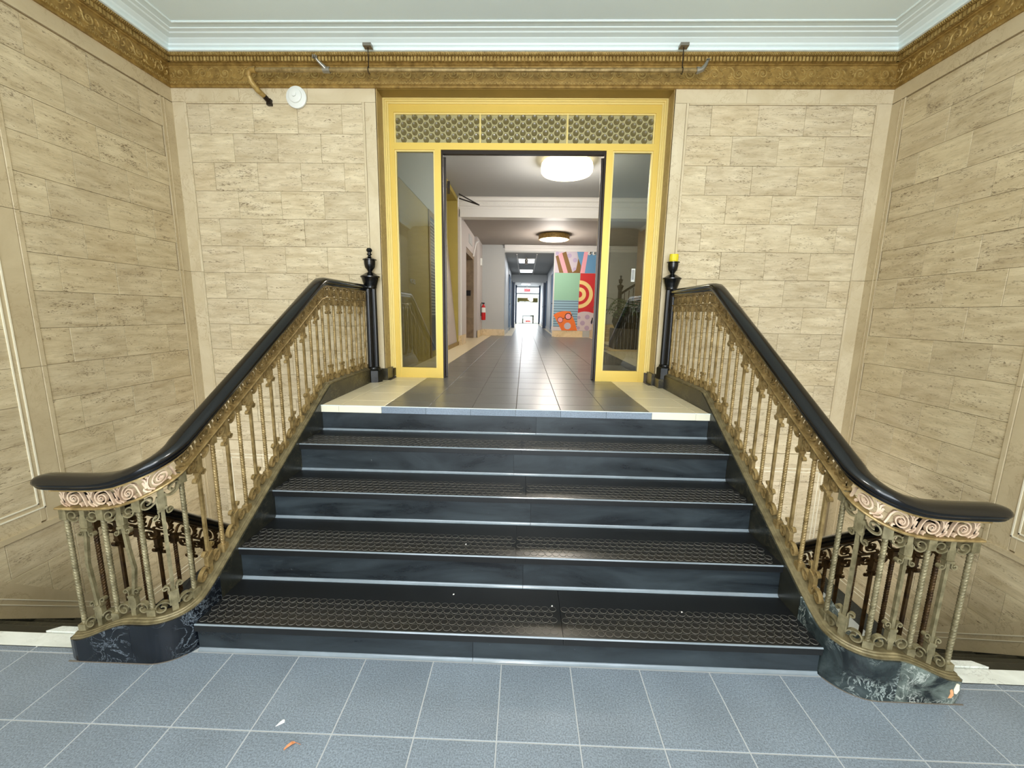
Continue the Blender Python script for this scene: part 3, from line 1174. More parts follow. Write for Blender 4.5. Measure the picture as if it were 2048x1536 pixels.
def build_balustrade(side, label, fr_label):
    p = Path(side)
    th = thing('balustrade', label, 'railing', (CX[side], 2.6, 0), 'main stair balustrades')
    fk = conv_path(p, lambda t: kerb_z(p, t))
    fr = conv_path(p, lambda t: rail_z(p, t))
    fa = conv_path(p, lambda t: 0.0)
    # handrail, extended to a rounded end
    ts = samples(0.02, p.L1 - .02, .05) + samples(p.L1, p.L1 + p.L2, .02) + samples(p.L1 + p.L2 + .01, p.L + .02, .05)
    b = MB()
    rings = [[fr(t, n, h) for n, h in RAILP] for t in ts]
    for (e, k) in ((.045, .94), (.062, .80), (.073, .55), (.078, .2)):
        rings.append([fr(p.L + e, n * k, -.029 + (h + .029) * k) for n, h in RAILP])
    b.loft(rings)
    b.build('handrail', 'rail', th, smooth=True)
    # rail under-plate, frieze bottom bar, kerb channel
    ts2 = samples(0.0, p.L1, .06) + samples(p.L1 + .01, p.L1 + p.L2, .02) + samples(p.L1 + p.L2 + .01, p.L + .004, .05)
    b = MB()
    sweep_path(b, fr, [(-.026, FR_TOP), (.026, FR_TOP), (.026, -.056), (-.026, -.056)], ts2)
    b.build('under_plate', 'brass', th)
    b = MB()
    sweep_path(b, fr, [(-.019, FR_BOT - .010), (-.021, FR_BOT - .005), (-.019, FR_BOT), (.019, FR_BOT), (.021, FR_BOT - .005), (.019, FR_BOT - .010)], ts2)
    b.build('frieze_bar', 'brass', th)
    b = MB()
    sweep_path(b, fk, [(-.044, -.006), (-.044, .002), (-.036, .003), (-.032, .008), (-.026, .008), (-.022, .013), (.022, .013), (.026, .008), (.032, .008), (.036, .003), (.044, .002), (.044, -.006)], ts2)
    b.build('kerb_channel', 'brass_olive', th)
    # frieze scrolls
    P = .119
    n = int(p.L / P)
    P = p.L / n
    for k in range(n):
        t = (k + .5) * P
        fz = conv_path(p, lambda q: rail_z(p, q) + FR_BOT)
        b = MB()
        sgn = 1
        frieze_unit(b, fz, t, P, FR_TOP - FR_BOT, 0)
        worn = t > p.L - .52
        b.build('frieze_scroll', 'brass_worn' if worn else 'brass', th, smooth=False, label=('worn pinkish scroll of the frieze' if worn else None))
    # balusters
    Y = [3.885, 3.682, 3.472, 3.262, 3.072, 2.885, 2.688, 2.485, 2.285, 2.085, 1.888]
    T = [p.s_of_y(y) for y in Y]
    T += [p.s_of_y(1.700) + .012]
    last = p.L - .022
    T += [T[-1] + (last - T[-1]) * q / 3 for q in (1, 2, 3)]
    for k, t in enumerate(T):
        zb = kerb_z(p, t) + .012
        zt = rail_z(p, t) + FR_BOT - .008
        sk = (kerb_z(p, t + .01) - kerb_z(p, t - .01)) / .02
        sr = (rail_z(p, t + .01) - rail_z(p, t - .01)) / .02
        b = MB()
        block(b, fa, t, zb - .004, zb + .032, .0165, sk)
        b2 = MB()
        block(b, fa, t, zt - .048, zt + .004, .0150, 0)
        twisted(b, fa, t, zb + .030, zt - .046)
        low = t > p.L - .6
        b.build('twisted_baluster', 'brass_green' if low else 'brass', th, smooth=True)
    for k in range(len(T) - 1):
        t = (T[k] + T[k + 1]) / 2
        zb = kerb_z(p, t) + .010
        zt = rail_z(p, t) + FR_BOT - .006
        sk = (kerb_z(p, t + .03) - kerb_z(p, t - .03)) / .06
        sr = (rail_z(p, t + .03) - rail_z(p, t - .03)) / .06
        b = MB()
        bend = None
        if side < 0 and k == len(T) - 2:
            bend = (.020, .55)
        if side < 0 and k == len(T) - 3:
            bend = (-.024, .42)
        square_bar(b, fa, t, zb + .06, zt - .06, .0066, bend)
        low = t > p.L - .6
        m = 'brass_green' if low else 'brass'
        bar = b.build('scroll_baluster', m, th)
        b = MB()
        s = 1.0 if k > 4 else .92
        scroll_ornament(b, fa, t, zb, 1, sk, s)
        b.build('scroll_ornament', m, bar)
        b = MB()
        scroll_ornament(b, fa, t, zt, -1, sr, s)
        b.build('scroll_ornament', m, bar)
    return p


pl_ = build_balustrade(-1, 'gilt iron balustrade with black handrail on the left side of the black stairs', '')
pr_ = build_balustrade(1, 'gilt iron balustrade with black handrail on the right side of the black stairs', '')

# ------------------------------------------------------------------ marble kerbs (stringers) with the front plinths
for side, mat, lab in ((-1, 'black_marble_l', 'near-black marble kerb carrying the left balustrade, ending in a low plinth'), (1, 'black_marble_r', 'green-black veined marble kerb carrying the right balustrade, chipped at its end')):
    p = Path(side)
    kt = thing('marble_kerb', lab, 'kerb', (CX[side], 2.6, 0), 'marble kerbs of the main stairs')
    fk = conv_path(p, lambda t: kerb_z(p, t))
    # landing part and slope part
    for (a, c, mm, nm) in ((0.0, p.s_of_y(3.045), 'dark_kerb', 'kerb_slab'), (p.s_of_y(3.045), p.s_of_y(1.78), 'kerb_marble', 'kerb_slab')):
        b = MB()
        ts = samples(a, c, .08)
        rings = []
        for t in ts:
            x, y, nx, ny = p.at(t)
            z = kerb_z(p, t) - .004
            zb = max(-.0, z - .75) if t > p.s_of_y(2.6) else 0.0
            zb = 0.0
            rings.append([(x - nx * .050, y - ny * .05, zb), (x + nx * .050, y + ny * .05, zb), (x + nx * .050, y + ny * .05, z), (x - nx * .050, y - ny * .05, z)])
        b.loft(rings)
        b.build(nm, mm, kt)
    a, c = p.s_of_y(1.78), p.L + .015
    cut = p.L1 + p.L2 + .06
    for (a, c, nm) in ((a, cut, 'plinth_corner'), (cut + .001, p.L + .018, 'plinth_front')):
        b = MB()
        ts = samples(a, c, .015)
        rings = []
        for t in ts:
            x, y, nx, ny = p.at(t) if t <= p.L else (ENDX[side] + side * (t - p.L), FY[side], 0, -1)
            z = kerb_z(p, min(t, p.L)) - .004
            o_ = .052
            e = 0
            if t > p.L - .02:
                e = (t - p.L + .02) / .038 * .018
            inner = .060 if t < p.L1 else .060
            rings.append([(x - nx * .085, y - ny * .085, -.004), (x + nx * (o_ - e), y + ny * (o_ - e), -.004), (x + nx * (o_ - e), y + ny * (o_ - e), z), (x - nx * .085, y - ny * .085, z)])
        b.loft(rings)
        b.build(nm, 'black_marble_rc' if (side > 0 and nm == 'plinth_corner') else mat, kt)
    # pale mortar line where the plinth meets the floor
    b = MB()
    rings = []
    for t in samples(p.s_of_y(1.62), p.L + .02, .02):
        x, y, nx, ny = p.at(t) if t <= p.L else (ENDX[side] + side * (t - p.L), FY[side], 0, -1)
        rings.append([(x + nx * .050, y + ny * .050, 0), (x + nx * .0555, y + ny * .0555, 0), (x + nx * .0545, y + ny * .0545, .0015), (x + nx * .050, y + ny * .050, .003)])
    b.loft(rings)
    b.build('mortar_line', 'dark_grout', kt)
    if side > 0:
        # broken corner with exposed stone
        x0 = ENDX[1]
        b = MB()
        rr = random.Random(3)
        pts = [(x0 - .046, .030), (x0 - .040, .050), (x0 - .044, .066), (x0 - .036, .072), (x0 - .030, .060), (x0 - .026, .044), (x0 - .034, .030)]
        b.prism(pts, FY[1] - .0532, FY[1] - .045, axis='y')
        b.build('broken_patch', 'chip', kt, label='orange broken patch at the chipped corner')
        pts = [(x0 - .030, .070), (x0 - .024, .098), (x0 - .012, .094), (x0 - .008, .068), (x0 - .016, .050), (x0 - .025, .052)]
        MB().prism(pts, FY[1] - .0534, FY[1] - .040, axis='y').build('broken_patch', 'inlay', kt, label='pale broken patch at the chipped corner')
    # stone wall carrying the kerb beside the basement stair
    xo = CX[side] + side * .050
    b = MB()
    b.box(*sorted((xo, CX[side] - side * .048)), 1.80, WB - .003, BZ, .003)
    b.build('support_wall', 'border_side', kt)

# ------------------------------------------------------------------ newels


def newel(name, loc, ztop_off, finial, label, group, mat='black', scale=1.0):
    t = thing(name, label, 'newel post', loc, group)
    x, y, z = loc
    S = scale

    def B(pr, nm, n=24, m=mat, smooth=True, fl=0):
        b = MB()
        rings = []
        nn = 48 if fl else n
        for r, h in pr:
            ring = []
            for j in range(nn):
                a = 2 * PI * j / nn
                rr = max(r, 1e-4)
                if fl:
                    rr *= (1 - .085 * (j % 2))
                ring.append((x + rr * S * math.cos(a), y + rr * S * math.sin(a), z + h * S))
            rings.append(ring)
        b.loft(rings)
        return b.build(nm, m, t, smooth=smooth)
    B([(.078, 0), (.078, .105), (.066, .115), (.06, .12)], 'base', 8, smooth=False)
    B([(.058, .118), (.060, .125), (.057, .135), (.050, .140)], 'ring')
    B([(.049, .138), (.0475, .50), (.046, .86)], 'fluted_shaft', fl=1, smooth=False)
    B([(.046, .835), (.054, .845), (.054, .855), (.058, .870), (.066, .895), (.076, .930), (.084, .936), (.084, .946), (.070, .951), (.050, .966), (.024, .980)], 'capital')
    if finial == 'full':
        B([(.024, .972), (.018, .985), (.024, .998), (.042, 1.020), (.048, 1.052), (.049, 1.080), (.060, 1.084), (.060, 1.090), (.042, 1.096), (.016, 1.112), (.012, 1.124),
           (.022, 1.130), (.022, 1.136), (.014, 1.142), (.014, 1.150), (.023, 1.158), (.026, 1.170), (.018, 1.184), (.0, 1.190)], 'urn_finial')
    else:
        B([(.024, .972), (.018, .985), (.024, .998), (.040, 1.020), (.046, 1.052), (.047, 1.080), (.058, 1.084), (.058, 1.090), (.030, 1.094), (.0, 1.094)], 'urn_finial')
    return t


nl = newel('newel_post', (-1.447, 3.93, LZ), 0, 'full', 'black fluted newel post with intact urn finial left of the doorway', 'newel posts at the doorway', scale=1.05)
nr = newel('newel_post', (1.345, 3.945, LZ + .085), 0, 'cut', 'black fluted newel post right of the doorway, its finial wrapped in yellow tape', 'newel posts at the doorway', scale=.985)
# black marble block under the right newel
box('newel_block', 'dark_kerb', 1.272, 1.41, 3.875, 4.02, LZ + .0005, LZ + .086, nr)
b = MB()
b.lathe([(.036, 0), (.038, .006), (.040, .035), (.039, .064), (.0, .068)], (1.347, 3.945, LZ + .085 + 1.094 * .985), 14)
tag(b.build('tape_wrap', 'yellow_tape', smooth=False), 'yellow tape wrapped round the broken finial of the right newel', 'tape')
b = MB()
b.box(-1.496, -1.446, 3.884, 3.889, 1.825, 1.865)
st = tag(b.build('sticker', 'paper'), 'small white sticker with orange print on the left newel post', 'sticker')
for q in range(4):
    box('print', 'orange_print', -1.489 + q * .007, -1.485 + q * .007, 3.8825, 3.884, 1.838, 1.855, st)

# ------------------------------------------------------------------ basement stairs with their own balustrades
for side in (-1, 1):
    W0 = WL + .012 if side < 0 else WR - .012
    inn = CX[side] + side * .052
    lab = 'basement stairs darkened in colour for shade, with a white marble threshold descending along the %s wall' % ('left' if side < 0 else 'right')
    t = thing('basement_stairs', lab, 'stairs', ((W0 + inn) / 2, 1.6, 0), 'basement stairs')
    x0, x1 = sorted((W0, inn))
    y = 1.600
    rise = -BZ / 7
    # threshold
    y_in = 1.690
    MB().prism([(y, .0), (y_in - .01, .0), (y_in, -.008), (y_in, -.03), (y, -.03)], x0, x1, axis='x').build('threshold', 'white_marble', t)
    cx0, cx1 = sorted((CX[side] + side * .50, CX[side] + side * .78))
    b = MB()
    xa, xb = sorted((inn, CX[side] + side * .76))
    b.prism([(xa, y_in), (xb, y_in), (xb - .045 if side > 0 else xb, 1.722), (xa if side > 0 else xa + .045, 1.722)], -.03, .004, axis='z')
    b.build('curb_block', 'white_marble', t)
    for k in range(7):  # risers and treads coloured dark to stand in for stairwell shade
        yy = y_in + k * .226
        z1 = -k * rise
        z0 = z1 - rise
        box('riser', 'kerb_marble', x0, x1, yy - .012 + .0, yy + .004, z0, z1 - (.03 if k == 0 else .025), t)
        if k < 6:
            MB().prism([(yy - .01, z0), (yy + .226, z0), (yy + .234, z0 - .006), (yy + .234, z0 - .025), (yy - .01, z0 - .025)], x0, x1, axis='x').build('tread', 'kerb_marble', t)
    lf = box('floor_basement', 'white_marble', x0, x1, y_in + 6 * .226, WB, BZ - .06, BZ, kind='structure')
    # descending balustrade
    X = CX[side] + side * .495
    db = thing('basement_balustrade', 'dark bronze balustrade with black handrail descending to the basement on the %s' % ('left' if side < 0 else 'right'), 'railing', (X, 2.4, 0), 'basement balustrades')
    dz = lambda yy: softmax2(-softmax2(-(.404 - .77 * (yy - 2.147)), -.80, .01), BZ + .90, .02)
    ff = lambda s_, n_, h_: (X + n_, s_, h_)
    Yt = samples(1.665, 3.45, .06)
    b = MB()
    b.loft([[(X + n_ * 1.15, q, dz(q) + .012 + h_ * 1.25) for n_, h_ in RAILP] for q in Yt])
    b.build('handrail', 'rail', db, smooth=True)
    Yt2 = samples(1.70, 3.43, .08)
    for (nm, pr, mt) in (('under_plate', [(-.024, -.066), (.024, -.066), (.024, -.056), (-.024, -.056)], 'brass_dark'), ('frieze_bar', [(-.019, -.152), (.019, -.152), (.019, -.142), (-.019, -.142)], 'brass_dark')):
        b = MB()
        b.loft([[(X + n_, q, dz(q) + h_) for n_, h_ in pr] for q in Yt2])
        b.build(nm, mt, db)
    n = 11
    P = (3.43 - 1.70) / n
    for k in range(n):
        tt = 1.70 + (k + .5) * P
        b = MB()
        frieze_unit(b, lambda s_, n_, h_: (X + n_, s_, dz(s_) + FR_BOT + h_), tt, P, FR_TOP - FR_BOT, 0)
        b.build('frieze_scroll', 'brass_dark', db)
    kz = lambda q: max(dz(q) - .80, BZ)
    b = MB()
    b.loft([[(X - .045, q, BZ), (X + .045, q, BZ), (X + .045, q, kz(q) - .01), (X - .045, q, kz(q) - .01)] for q in samples(1.725, 3.45, .1)])
    b.build('kerb_slab', 'dark_kerb', db)
    b = MB()
    b.loft([[(X - .035, q, kz(q) - .012), (X + .035, q, kz(q) - .012), (X + .035, q, kz(q)), (X - .035, q, kz(q))] for q in samples(1.725, 3.45, .1)])
    b.build('kerb_channel', 'brass_dark', db)
    q = 1.745
    k = 0
    while q < 3.42:
        zb = kz(q)
        zt = dz(q) + FR_BOT - .008
        sk = (dz(q + .01) - dz(q - .01)) / .02
        if k % 2 == 0:
            b = MB()
            block(b, ff, q, zb - .004, zb + .032, .0165, sk)
            block(b, ff, q, zt - .048, zt + .004, .015, 0)
            twisted(b, ff, q, zb + .030, zt - .046)
            b.build('twisted_baluster', 'brass_dark', db, smooth=True)
        else:
            b = MB()
            square_bar(b, ff, q, zb + .06, zt - .06)
            bar = b.build('scroll_baluster', 'brass_dark', db)
            b = MB()
            scroll_ornament(b, ff, q, zb, 1, sk)
            b.build('scroll_ornament', 'brass_dark', bar)
            b = MB()
            scroll_ornament(b, ff, q, zt, -1, sk)
            b.build('scroll_ornament', 'brass_dark', bar)
        q += .1015
        k += 1

# ------------------------------------------------------------------ doorway
door = thing('entrance_frame', 'gold framed glass entrance with side panes and a bullseye glass transom', 'door frame', (-.05, DY, LZ))
# reveals of the opening
rv = MB()
rv.box(DL - .01, DL + .004, WB - .004, DY + .04, LZ + .115, ZC)
rv.box(DR - .004, DR + .01, WB - .004, DY + .04, LZ + .115, ZC)
o = rv.build('trim_4', 'reveal', kind='structure')
box('trim_5', 'gold_soffit', DL, DR, WB - .002, DY + .04, ZC - .004, ZC + .01, kind='structure')
# dark marble base blocks by the door
for (x0, x1) in ((DL - .075, DL + .022), (DR - .022, DR + .06)):
    box('base_block', 'dark_kerb', x0, x1, WB - .014, DY - .03, LZ, LZ + .115, o)


def frame_piece(nm, x0, x1, z0, z1, y0, y1, mat):
    return box(nm, mat, x0, x1, y0, y1, z0, z1, door)


# stepped pale moulding round the opening
mo = [(0, 0), (.012, -.006), (.012, 0)]
for k, (off, wd, yy, mt) in enumerate(((0, .016, DY - .050, 'gold_pale'), (.016, .013, DY - .036, 'gold_pale'), (.029, .016, DY - .022, 'gold_pale'))):
    zt = ZC + .002
    b = MB()
    x0, x1 = DL + .004 + off, DR - .004 - off
    b.box(x0, x0 + wd, yy, DY + .03, LZ + .10, zt - off)
    b.box(x1 - wd, x1, yy, DY + .03, LZ + .10, zt - off)
    b.box(x0 + wd, x1 - wd, yy, DY + .03, zt - off - wd, zt - off)
    b.build('moulding', mt, door)
FX0, FX1 = -1.322, 1.229
FT = 3.452
yf0, yf1 = DY - .012, DY + .045
frame_piece('jamb', FX0, -1.272, LZ, FT, yf0, yf1, 'gold_bright')
frame_piece('jamb', 1.175, FX1, LZ, FT, yf0, yf1, 'gold_bright')
frame_piece('head', -1.272, 1.175, 3.385, FT, yf0, yf1, 'gold_bright')
frame_piece('transom_bar', -1.272, 1.175, 3.062, 3.122, yf0, yf1, 'gold_bright')
frame_piece('mullion', -.888, -.828, LZ, 3.062, yf0, yf1, 'gold_bright')
frame_piece('mullion', .738, .798, LZ, 3.062, yf0, yf1, 'gold_bright')
frame_piece('glazing_bar', -.462, -.447, 3.122, 3.385, yf0 + .01, yf1 - .02, 'gold_pale')
frame_piece('glazing_bar', .356, .371, 3.122, 3.385, yf0 + .01, yf1 - .02, 'gold_pale')
frame_piece('bottom_rail', -1.272, -.888, LZ, .972, yf0 + .004, yf1, 'gold_bright')
frame_piece('bottom_rail', .798, 1.175, LZ, .978, yf0 + .004, yf1, 'gold_bright')
# glazing beads
for (x0, x1, z0, z1) in ((-1.272, -.888, .972, 3.062), (.798, 1.175, .978, 3.062), (-1.272, 1.175, 3.122, 3.385)):
    b = MB()
    q = .014
    b.box(x0, x0 + q, yf0 + .012, yf1 - .012, z0, z1)
    b.box(x1 - q, x1, yf0 + .012, yf1 - .012, z0, z1)
    b.box(x0 + q, x1 - q, yf0 + .012, yf1 - .012, z1 - q, z1)
    b.build('glazing_bead', 'gold_pale', door)
box('side_pane', 'glass', -1.262, -.892, DY + .016, DY + .022, .965, 3.055, door, label='clear side pane left of the opening')
box('side_pane', 'glass', .802, 1.168, DY + .016, DY + .022, .97, 3.055, door, label='clear side pane right of the opening')
# bullseye glass: three panes each with pressed round lenses
for (x0, x1) in ((-1.258, -.462), (-.447, .356), (.371, 1.161)):
    pane = box('transom_pane', 'knob_glass', x0, x1, DY + .014, DY + .018, 3.124, 3.372, door)
    b = MB()
    pit = .0655
    c = 0
    xx = x0 + .02
    while xx < x1 - .012:
        zz = 3.124 + .030 + (0 if c % 2 else pit * .5)
        while zz < 3.372 - .012:
            rings = []
            for rr, h in ((.0275, 0), (.0262, .007), (.021, .010), (.012, .0075), (.0005, .006)):
                rings.append([(min(max(xx + rr * math.cos(a * PI / 6), x0), x1), DY + .0145 - h, min(max(zz + rr * math.sin(a * PI / 6), 3.125), 3.371)) for a in range(12)])
            b.loft(rings)
            zz += pit
        xx += .0535
        c += 1
    b.build('bullseye_lenses', 'knob_lens', pane, smooth=True, kind='stuff')
# dark head channel and door stops
frame_piece('door_stop', -.828, .738, 3.030, 3.062, yf0 + .012, yf1, 'bronze')
frame_piece('door_stop', -.828, -.812, LZ, 3.03, yf0 + .012, yf1, 'bronze')
frame_piece('door_stop', .722, .738, LZ, 3.03, yf0 + .012, yf1, 'bronze')
# two open leaves folded back into the hall
for side, hx in ((-1, -.806), (1, .716)):
    lf = thing('glass_door_leaf', 'bronze framed glass door leaf standing open inside the doorway, %s side' % ('left' if side < 0 else 'right'), 'door', (hx, DY + .05, LZ), 'open door leaves')
    x0, x1 = hx - .014, hx + .014
    ang = math.radians(10.2 if side < 0 else 9.2) * side
    rot = Matrix.Translation((hx, DY + .06, 0)) @ Matrix.Rotation(-ang, 4, 'Z') @ Matrix.Translation((-hx, -(DY + .06), 0))

    def LB(nm, mt, *a):
        b_ = MB()
        b_.box(*a)
        b_.v = [tuple(rot @ Vector(v_)) for v_ in b_.v]
        return b_.build(nm, mt, lf)
    y0, y1 = DY + .06, DY + .84
    LB('hinge_stile', 'bronze', x0, x1, y0, y0 + .05, LZ + .008, 3.02)
    LB('lock_stile', 'gold_pale', x0, x1, y1 - .05, y1, LZ + .008, 3.02)
    LB('top_rail', 'bronze', x0, x1, y0 + .05, y1 - .05, 2.94, 3.02)
    LB('bottom_rail', 'gold_pale', x0, x1, y0 + .05, y1 - .05, LZ + .008, LZ + .11)
    LB('pane', 'glass', hx - .003, hx + .003, y0 + .05, y1 - .05, LZ + .11, 2.94)
    LB('hinge_plate', 'steel', hx - side * -.022 - .002, hx - side * -.022 + .002, y0, y0 + .03, 1.05, 1.28)
    if side < 0:
        bx = LB('closer_box', 'bronze', hx + .02, hx + .05, y1 - .35, y1 - .12, 2.86, 2.93)
        MB().tube([(hx + .05, y1 - .2, 2.84), (hx + .24, y1 + .1, 2.80)], .008, 6).tube([(hx + .05, y1 - .18, 2.80), (hx + .24, y1 + .1, 2.80)], .008, 6).build('closer_arm', 'bronze', bx)
# notice on the right pane
nt = tag(box('notice', 'paper', 1.045, 1.080, DY + .0105, DY + .0125, 1.87, 1.995), 'small white paper notice on the right side pane', 'notice')
for q in range(5):
    box('print', 'ink', 1.050 + q * .005, 1.0525 + q * .005, DY + .0095, DY + .0105, 1.88 + (q % 2) * .01, 1.985, nt)

# ------------------------------------------------------------------ sprinkler pipe and alarm on the back wall
pp = thing('sprinkler_pipe', 'gold painted pipe running under the ceiling across the cornice above the doorway', 'pipe', (-.5, 3.86, 3.54))
ZP = 3.552
MB().tube([(-2.36, 3.86, ZP), (-1.72, 3.86, ZP), (1.39, 3.86, ZP)], .0165, 12).build('pipe', 'brass', pp, smooth=True)
b = MB()
b.tube([(-2.345, 3.86, ZP), (-2.37, 3.86, ZP), (-2.392, 3.862, ZP - .005), (-2.402, 3.864, ZP - .02), (-2.404, 3.866, ZP - .045)], .023, 12)
b.tube([(-2.335, 3.86, ZP), (-2.350, 3.86, ZP)], .027, 12)
b.build('elbow', 'gold_relief', pp, smooth=True)
MB().tube([(-2.404, 3.866, ZP - .03), (-2.396, 3.875, ZP - .08), (-2.372, 3.92, ZP - .125), (-2.342, 3.99, ZP - .155)], [.021, .023, .023, .018], 12).build('drop_pipe', 'gold_relief_hi', pp, smooth=True)
b = MB()
b.tube([(-2.348, 3.975, ZP - .148), (-2.335, 4.01, ZP - .17)], .021, 12)
b.box(-2.35, -2.31, 4.0, 4.035, ZP - .205, ZP - .155)
b.build('wall_stub', 'bronze', pp)
b = MB()
b.tube([(-1.755, 3.86, ZP), (-1.695, 3.86, ZP)], .024, 12)
b.tube([(-1.725, 3.86, ZP), (-1.745, 3.84, ZP + .02), (-1.775, 3.81, ZP + .045), (-1.785, 3.80, ZP + .062)], [.020, .016, .011, .008], 10)
for q in range(6):
    a = q * PI / 3
    b.box(-1.800, -1.792, 3.79, 3.80, ZP + .055, ZP + .075, lambda X_, Y_, Z_, a=a: (-1.79 + (X_ + 1.796) + .016 * math.cos(a), 3.795 + (Y_ - 3.795) + .016 * math.sin(a), Z_))
b.build('sprinkler_head', 'steel', pp, smooth=True)
b = MB()
b.tube([(1.38, 3.86, ZP), (1.40, 3.86, ZP)], .026, 12)
b.tube([(1.40, 3.86, ZP), (1.425, 3.855, ZP + .004), (1.445, 3.85, ZP + .03), (1.462, 3.845, ZP + .065)], [.021, .020, .015, .010], 10)
b.lathe([(.0, 0), (.018, .002), (.018, .006), (.0, .008)], (1.465, 3.845, ZP + .068), 10)
b.build('sprinkler_head', 'steel', pp, smooth=True)
for hx in (-1.363, 1.262):
    b = MB()
    b.tube([(hx, 3.86, ZP + .014), (hx, 3.86, 3.735)], .004, 6)
    ring = [(hx, 3.86 + .024 * math.cos(a * PI / 8), ZP - .002 + .026 * math.sin(a * PI / 8)) for a in range(17)]
    b.tube(ring, .0035, 6)
    h = b.build('hanger_rod', 'bronze', pp)
    MB().box(hx - .035, hx + .035, 3.83, 3.89, 3.722, 3.744).build('hanger_bracket', 'steel', h)

al = thing('alarm_sounder', 'round white alarm sounder fixed high on the back wall left of the doorway', 'alarm', (-2.08, WB - .01, 3.413))


def disc_y(b, prof, c, n=28):
    rings = [[(c[0] + max(r, 1e-4) * math.cos(2 * PI * j / n), c[1] - h, c[2] + max(r, 1e-4) * math.sin(2 * PI * j / n)) for j in range(n)] for r, h in prof]
    b.loft(rings)
    return b


disc_y(MB(), [(.088, 0), (.092, .012), (.091, .022), (.083, .026), (.06, .030)], (-2.08, WB - .006, 3.413), 36).build('base', 'white', al, smooth=True)
disc_y(MB(), [(.060, 0), (.059, .014), (.054, .018), (.030, .020)], (-2.083, WB - .034, 3.420), 30).build('body', 'white', al, smooth=True)
disc_y(MB(), [(.022, 0), (.021, .012), (.016, .014), (.0, .014)], (-2.086, WB - .052, 3.426), 20).build('button', 'white', al, smooth=True)

# ------------------------------------------------------------------ litter on the floor
b = MB()
pts = [(-.900, 1.285), (-.893, 1.303), (-.886, 1.312), (-.880, 1.311), (-.876, 1.302), (-.885, 1.295)]
b.prism(pts, .0008, .003, axis='z')
tag(b.build('petal', 'petal'), 'small white heart shaped scrap lying on the blue-grey floor tiles', 'petal')
b = MB()
path = [(-.822, 1.204, .002), (-.815, 1.214, .007), (-.804, 1.224, .010), (-.795, 1.228, .006)]
rings = []
for (x, y, z), wd in zip(path, (.001, .005, .006, .002)):
    rings.append([(x - wd * .6, y + wd, z - .002), (x, y, z + .004), (x + wd * .6, y - wd, z - .002), (x, y, z + .002)])
b.loft(rings)
b.tube([(-.795, 1.228, .006), (-.785, 1.227, .004), (-.772, 1.224, .002)], .0009, 5)
tag(b.build('dry_leaf', 'dryleaf'), 'curled brown dry leaf with its stalk on the floor tiles', 'leaf')
for (x, y, z, lb) in ((.16, 1.80, .1432, 'on the bottom tread right of its middle'), (.78, 1.79, .1432, 'on the bottom tread near its right end'), (-.29, 2.02, .3228, 'on the second tread from the floor'), (-.33, 1.86, .1432, 'on the bottom tread left of its middle')):
    b = MB()
    b.prism([(x, y), (x + .007, y + .002), (x + .006, y + .007), (x + .001, y + .006)], z, z + .003, axis='z')
    tag(b.build('paper_scrap', 'petal'), 'tiny white scrap of litter ' + lb, 'litter', 'litter on the stair treads')

# ================================================================== hall beyond the doorway
HL, HR = -1.37, 2.95
hf = box('floor_hall', 'dark_grout', -1.9, 4.0, 4.3, 12.6, LZ - .1, LZ - .004, kind='structure')
box('floor_corridor', 'dark_grout', -.75, 1.1, 12.6, 30.0, LZ - .1, LZ - .004, kind='structure')
ys = 4.32
k = 0
TY = .42
while ys < 12.55:
    y1 = min(ys + TY, 12.57)
    for q in range(6):
        a, c = -.996 + TX * q, -.996 + TX * (q + 1)
        tile_obj('hall_tile', 'dark_tile', hf, (a + c) / 2, (ys + y1) / 2, LZ, TX - .004, y1 - ys - .004, .006)
    ys = y1
box('cream_border', 'cream_tile', -1.9, -.998, 4.32, 12.57, LZ - .006, LZ - .0005, hf)
box('dark_field', 'dark_tile', .905, 1.9, 8.0, 12.35, LZ - .006, LZ - .0005, hf)
box('dark_field', 'dark_tile', .905, 1.5, 4.32, 8.0, LZ - .006, LZ - .0005, hf)
box('cream_border', 'cream_tile', 1.9, 4.0, 4.32, 12.57, LZ - .006, LZ - .001, hf)
box('cream_border', 'cream_tile', 1.5, 1.9, 4.32, 8.0, LZ - .006, LZ - .001, hf)
box('cream_border', 'cream_tile', .905, 1.9, 12.35, 12.57, LZ - .006, LZ - .001, hf)
# corridor floor tiles
cf = bpy.data.objects['floor_corridor']
y = 12.57
while y < 29.5:
    for q in range(4):
        a, c = -.38 + .3165 * q, -.38 + .3165 * (q + 1)
        tile_obj('corridor_tile', 'dark_tile', cf, (a + c) / 2, y + .5, LZ, .3125, .996, .006)
    y += 1.0
box('cream_border', 'cream_tile', -.75, -.38, 12.57, 30, LZ - .006, LZ - .0005, cf)
box('cream_border', 'cream_tile', .886, 1.1, 12.57, 30, LZ - .006, LZ - .0005, cf)

# walls of the hall
wl = MB()
wl.box(HL - .3, HL, 4.26, 7.0, LZ - .1, 3.8).box(HL - .55, HL - .30, 7.0, 8.66, LZ - .1, 3.8).box(HL - .3, HL, 7.0, 8.66, 3.70, 3.8)
wl.box(HL - .56, HL - .003, 8.58, 8.655, LZ, 3.70)
wall_hall_left = wl.build('wall_hall_left', 'ochre', kind='structure')
box('reflection_band', 'hall_grey', HL - .002, HL + .004, 4.27, 7.0, 2.95, 3.78, wall_hall_left)  # grey upper part stands in for the ceiling's reflection
b = MB()   # leaning pink-grey panel in the niche
v = [(HL - .02, 7.05, LZ + .05), (HL - .02, 8.62, LZ + .05), (HL - .27, 8.62, 3.69), (HL - .27, 7.05, 3.69)]
v2 = [(x - .02, y, z) for x, y, z in v]
b.add(v + v2, [(0, 1, 2, 3), (7, 6, 5, 4), (0, 4, 5, 1), (1, 5, 6, 2), (2, 6, 7, 3), (3, 7, 4, 0)])
b.build('leaning_panel', 'pinkpanel', wall_hall_left)
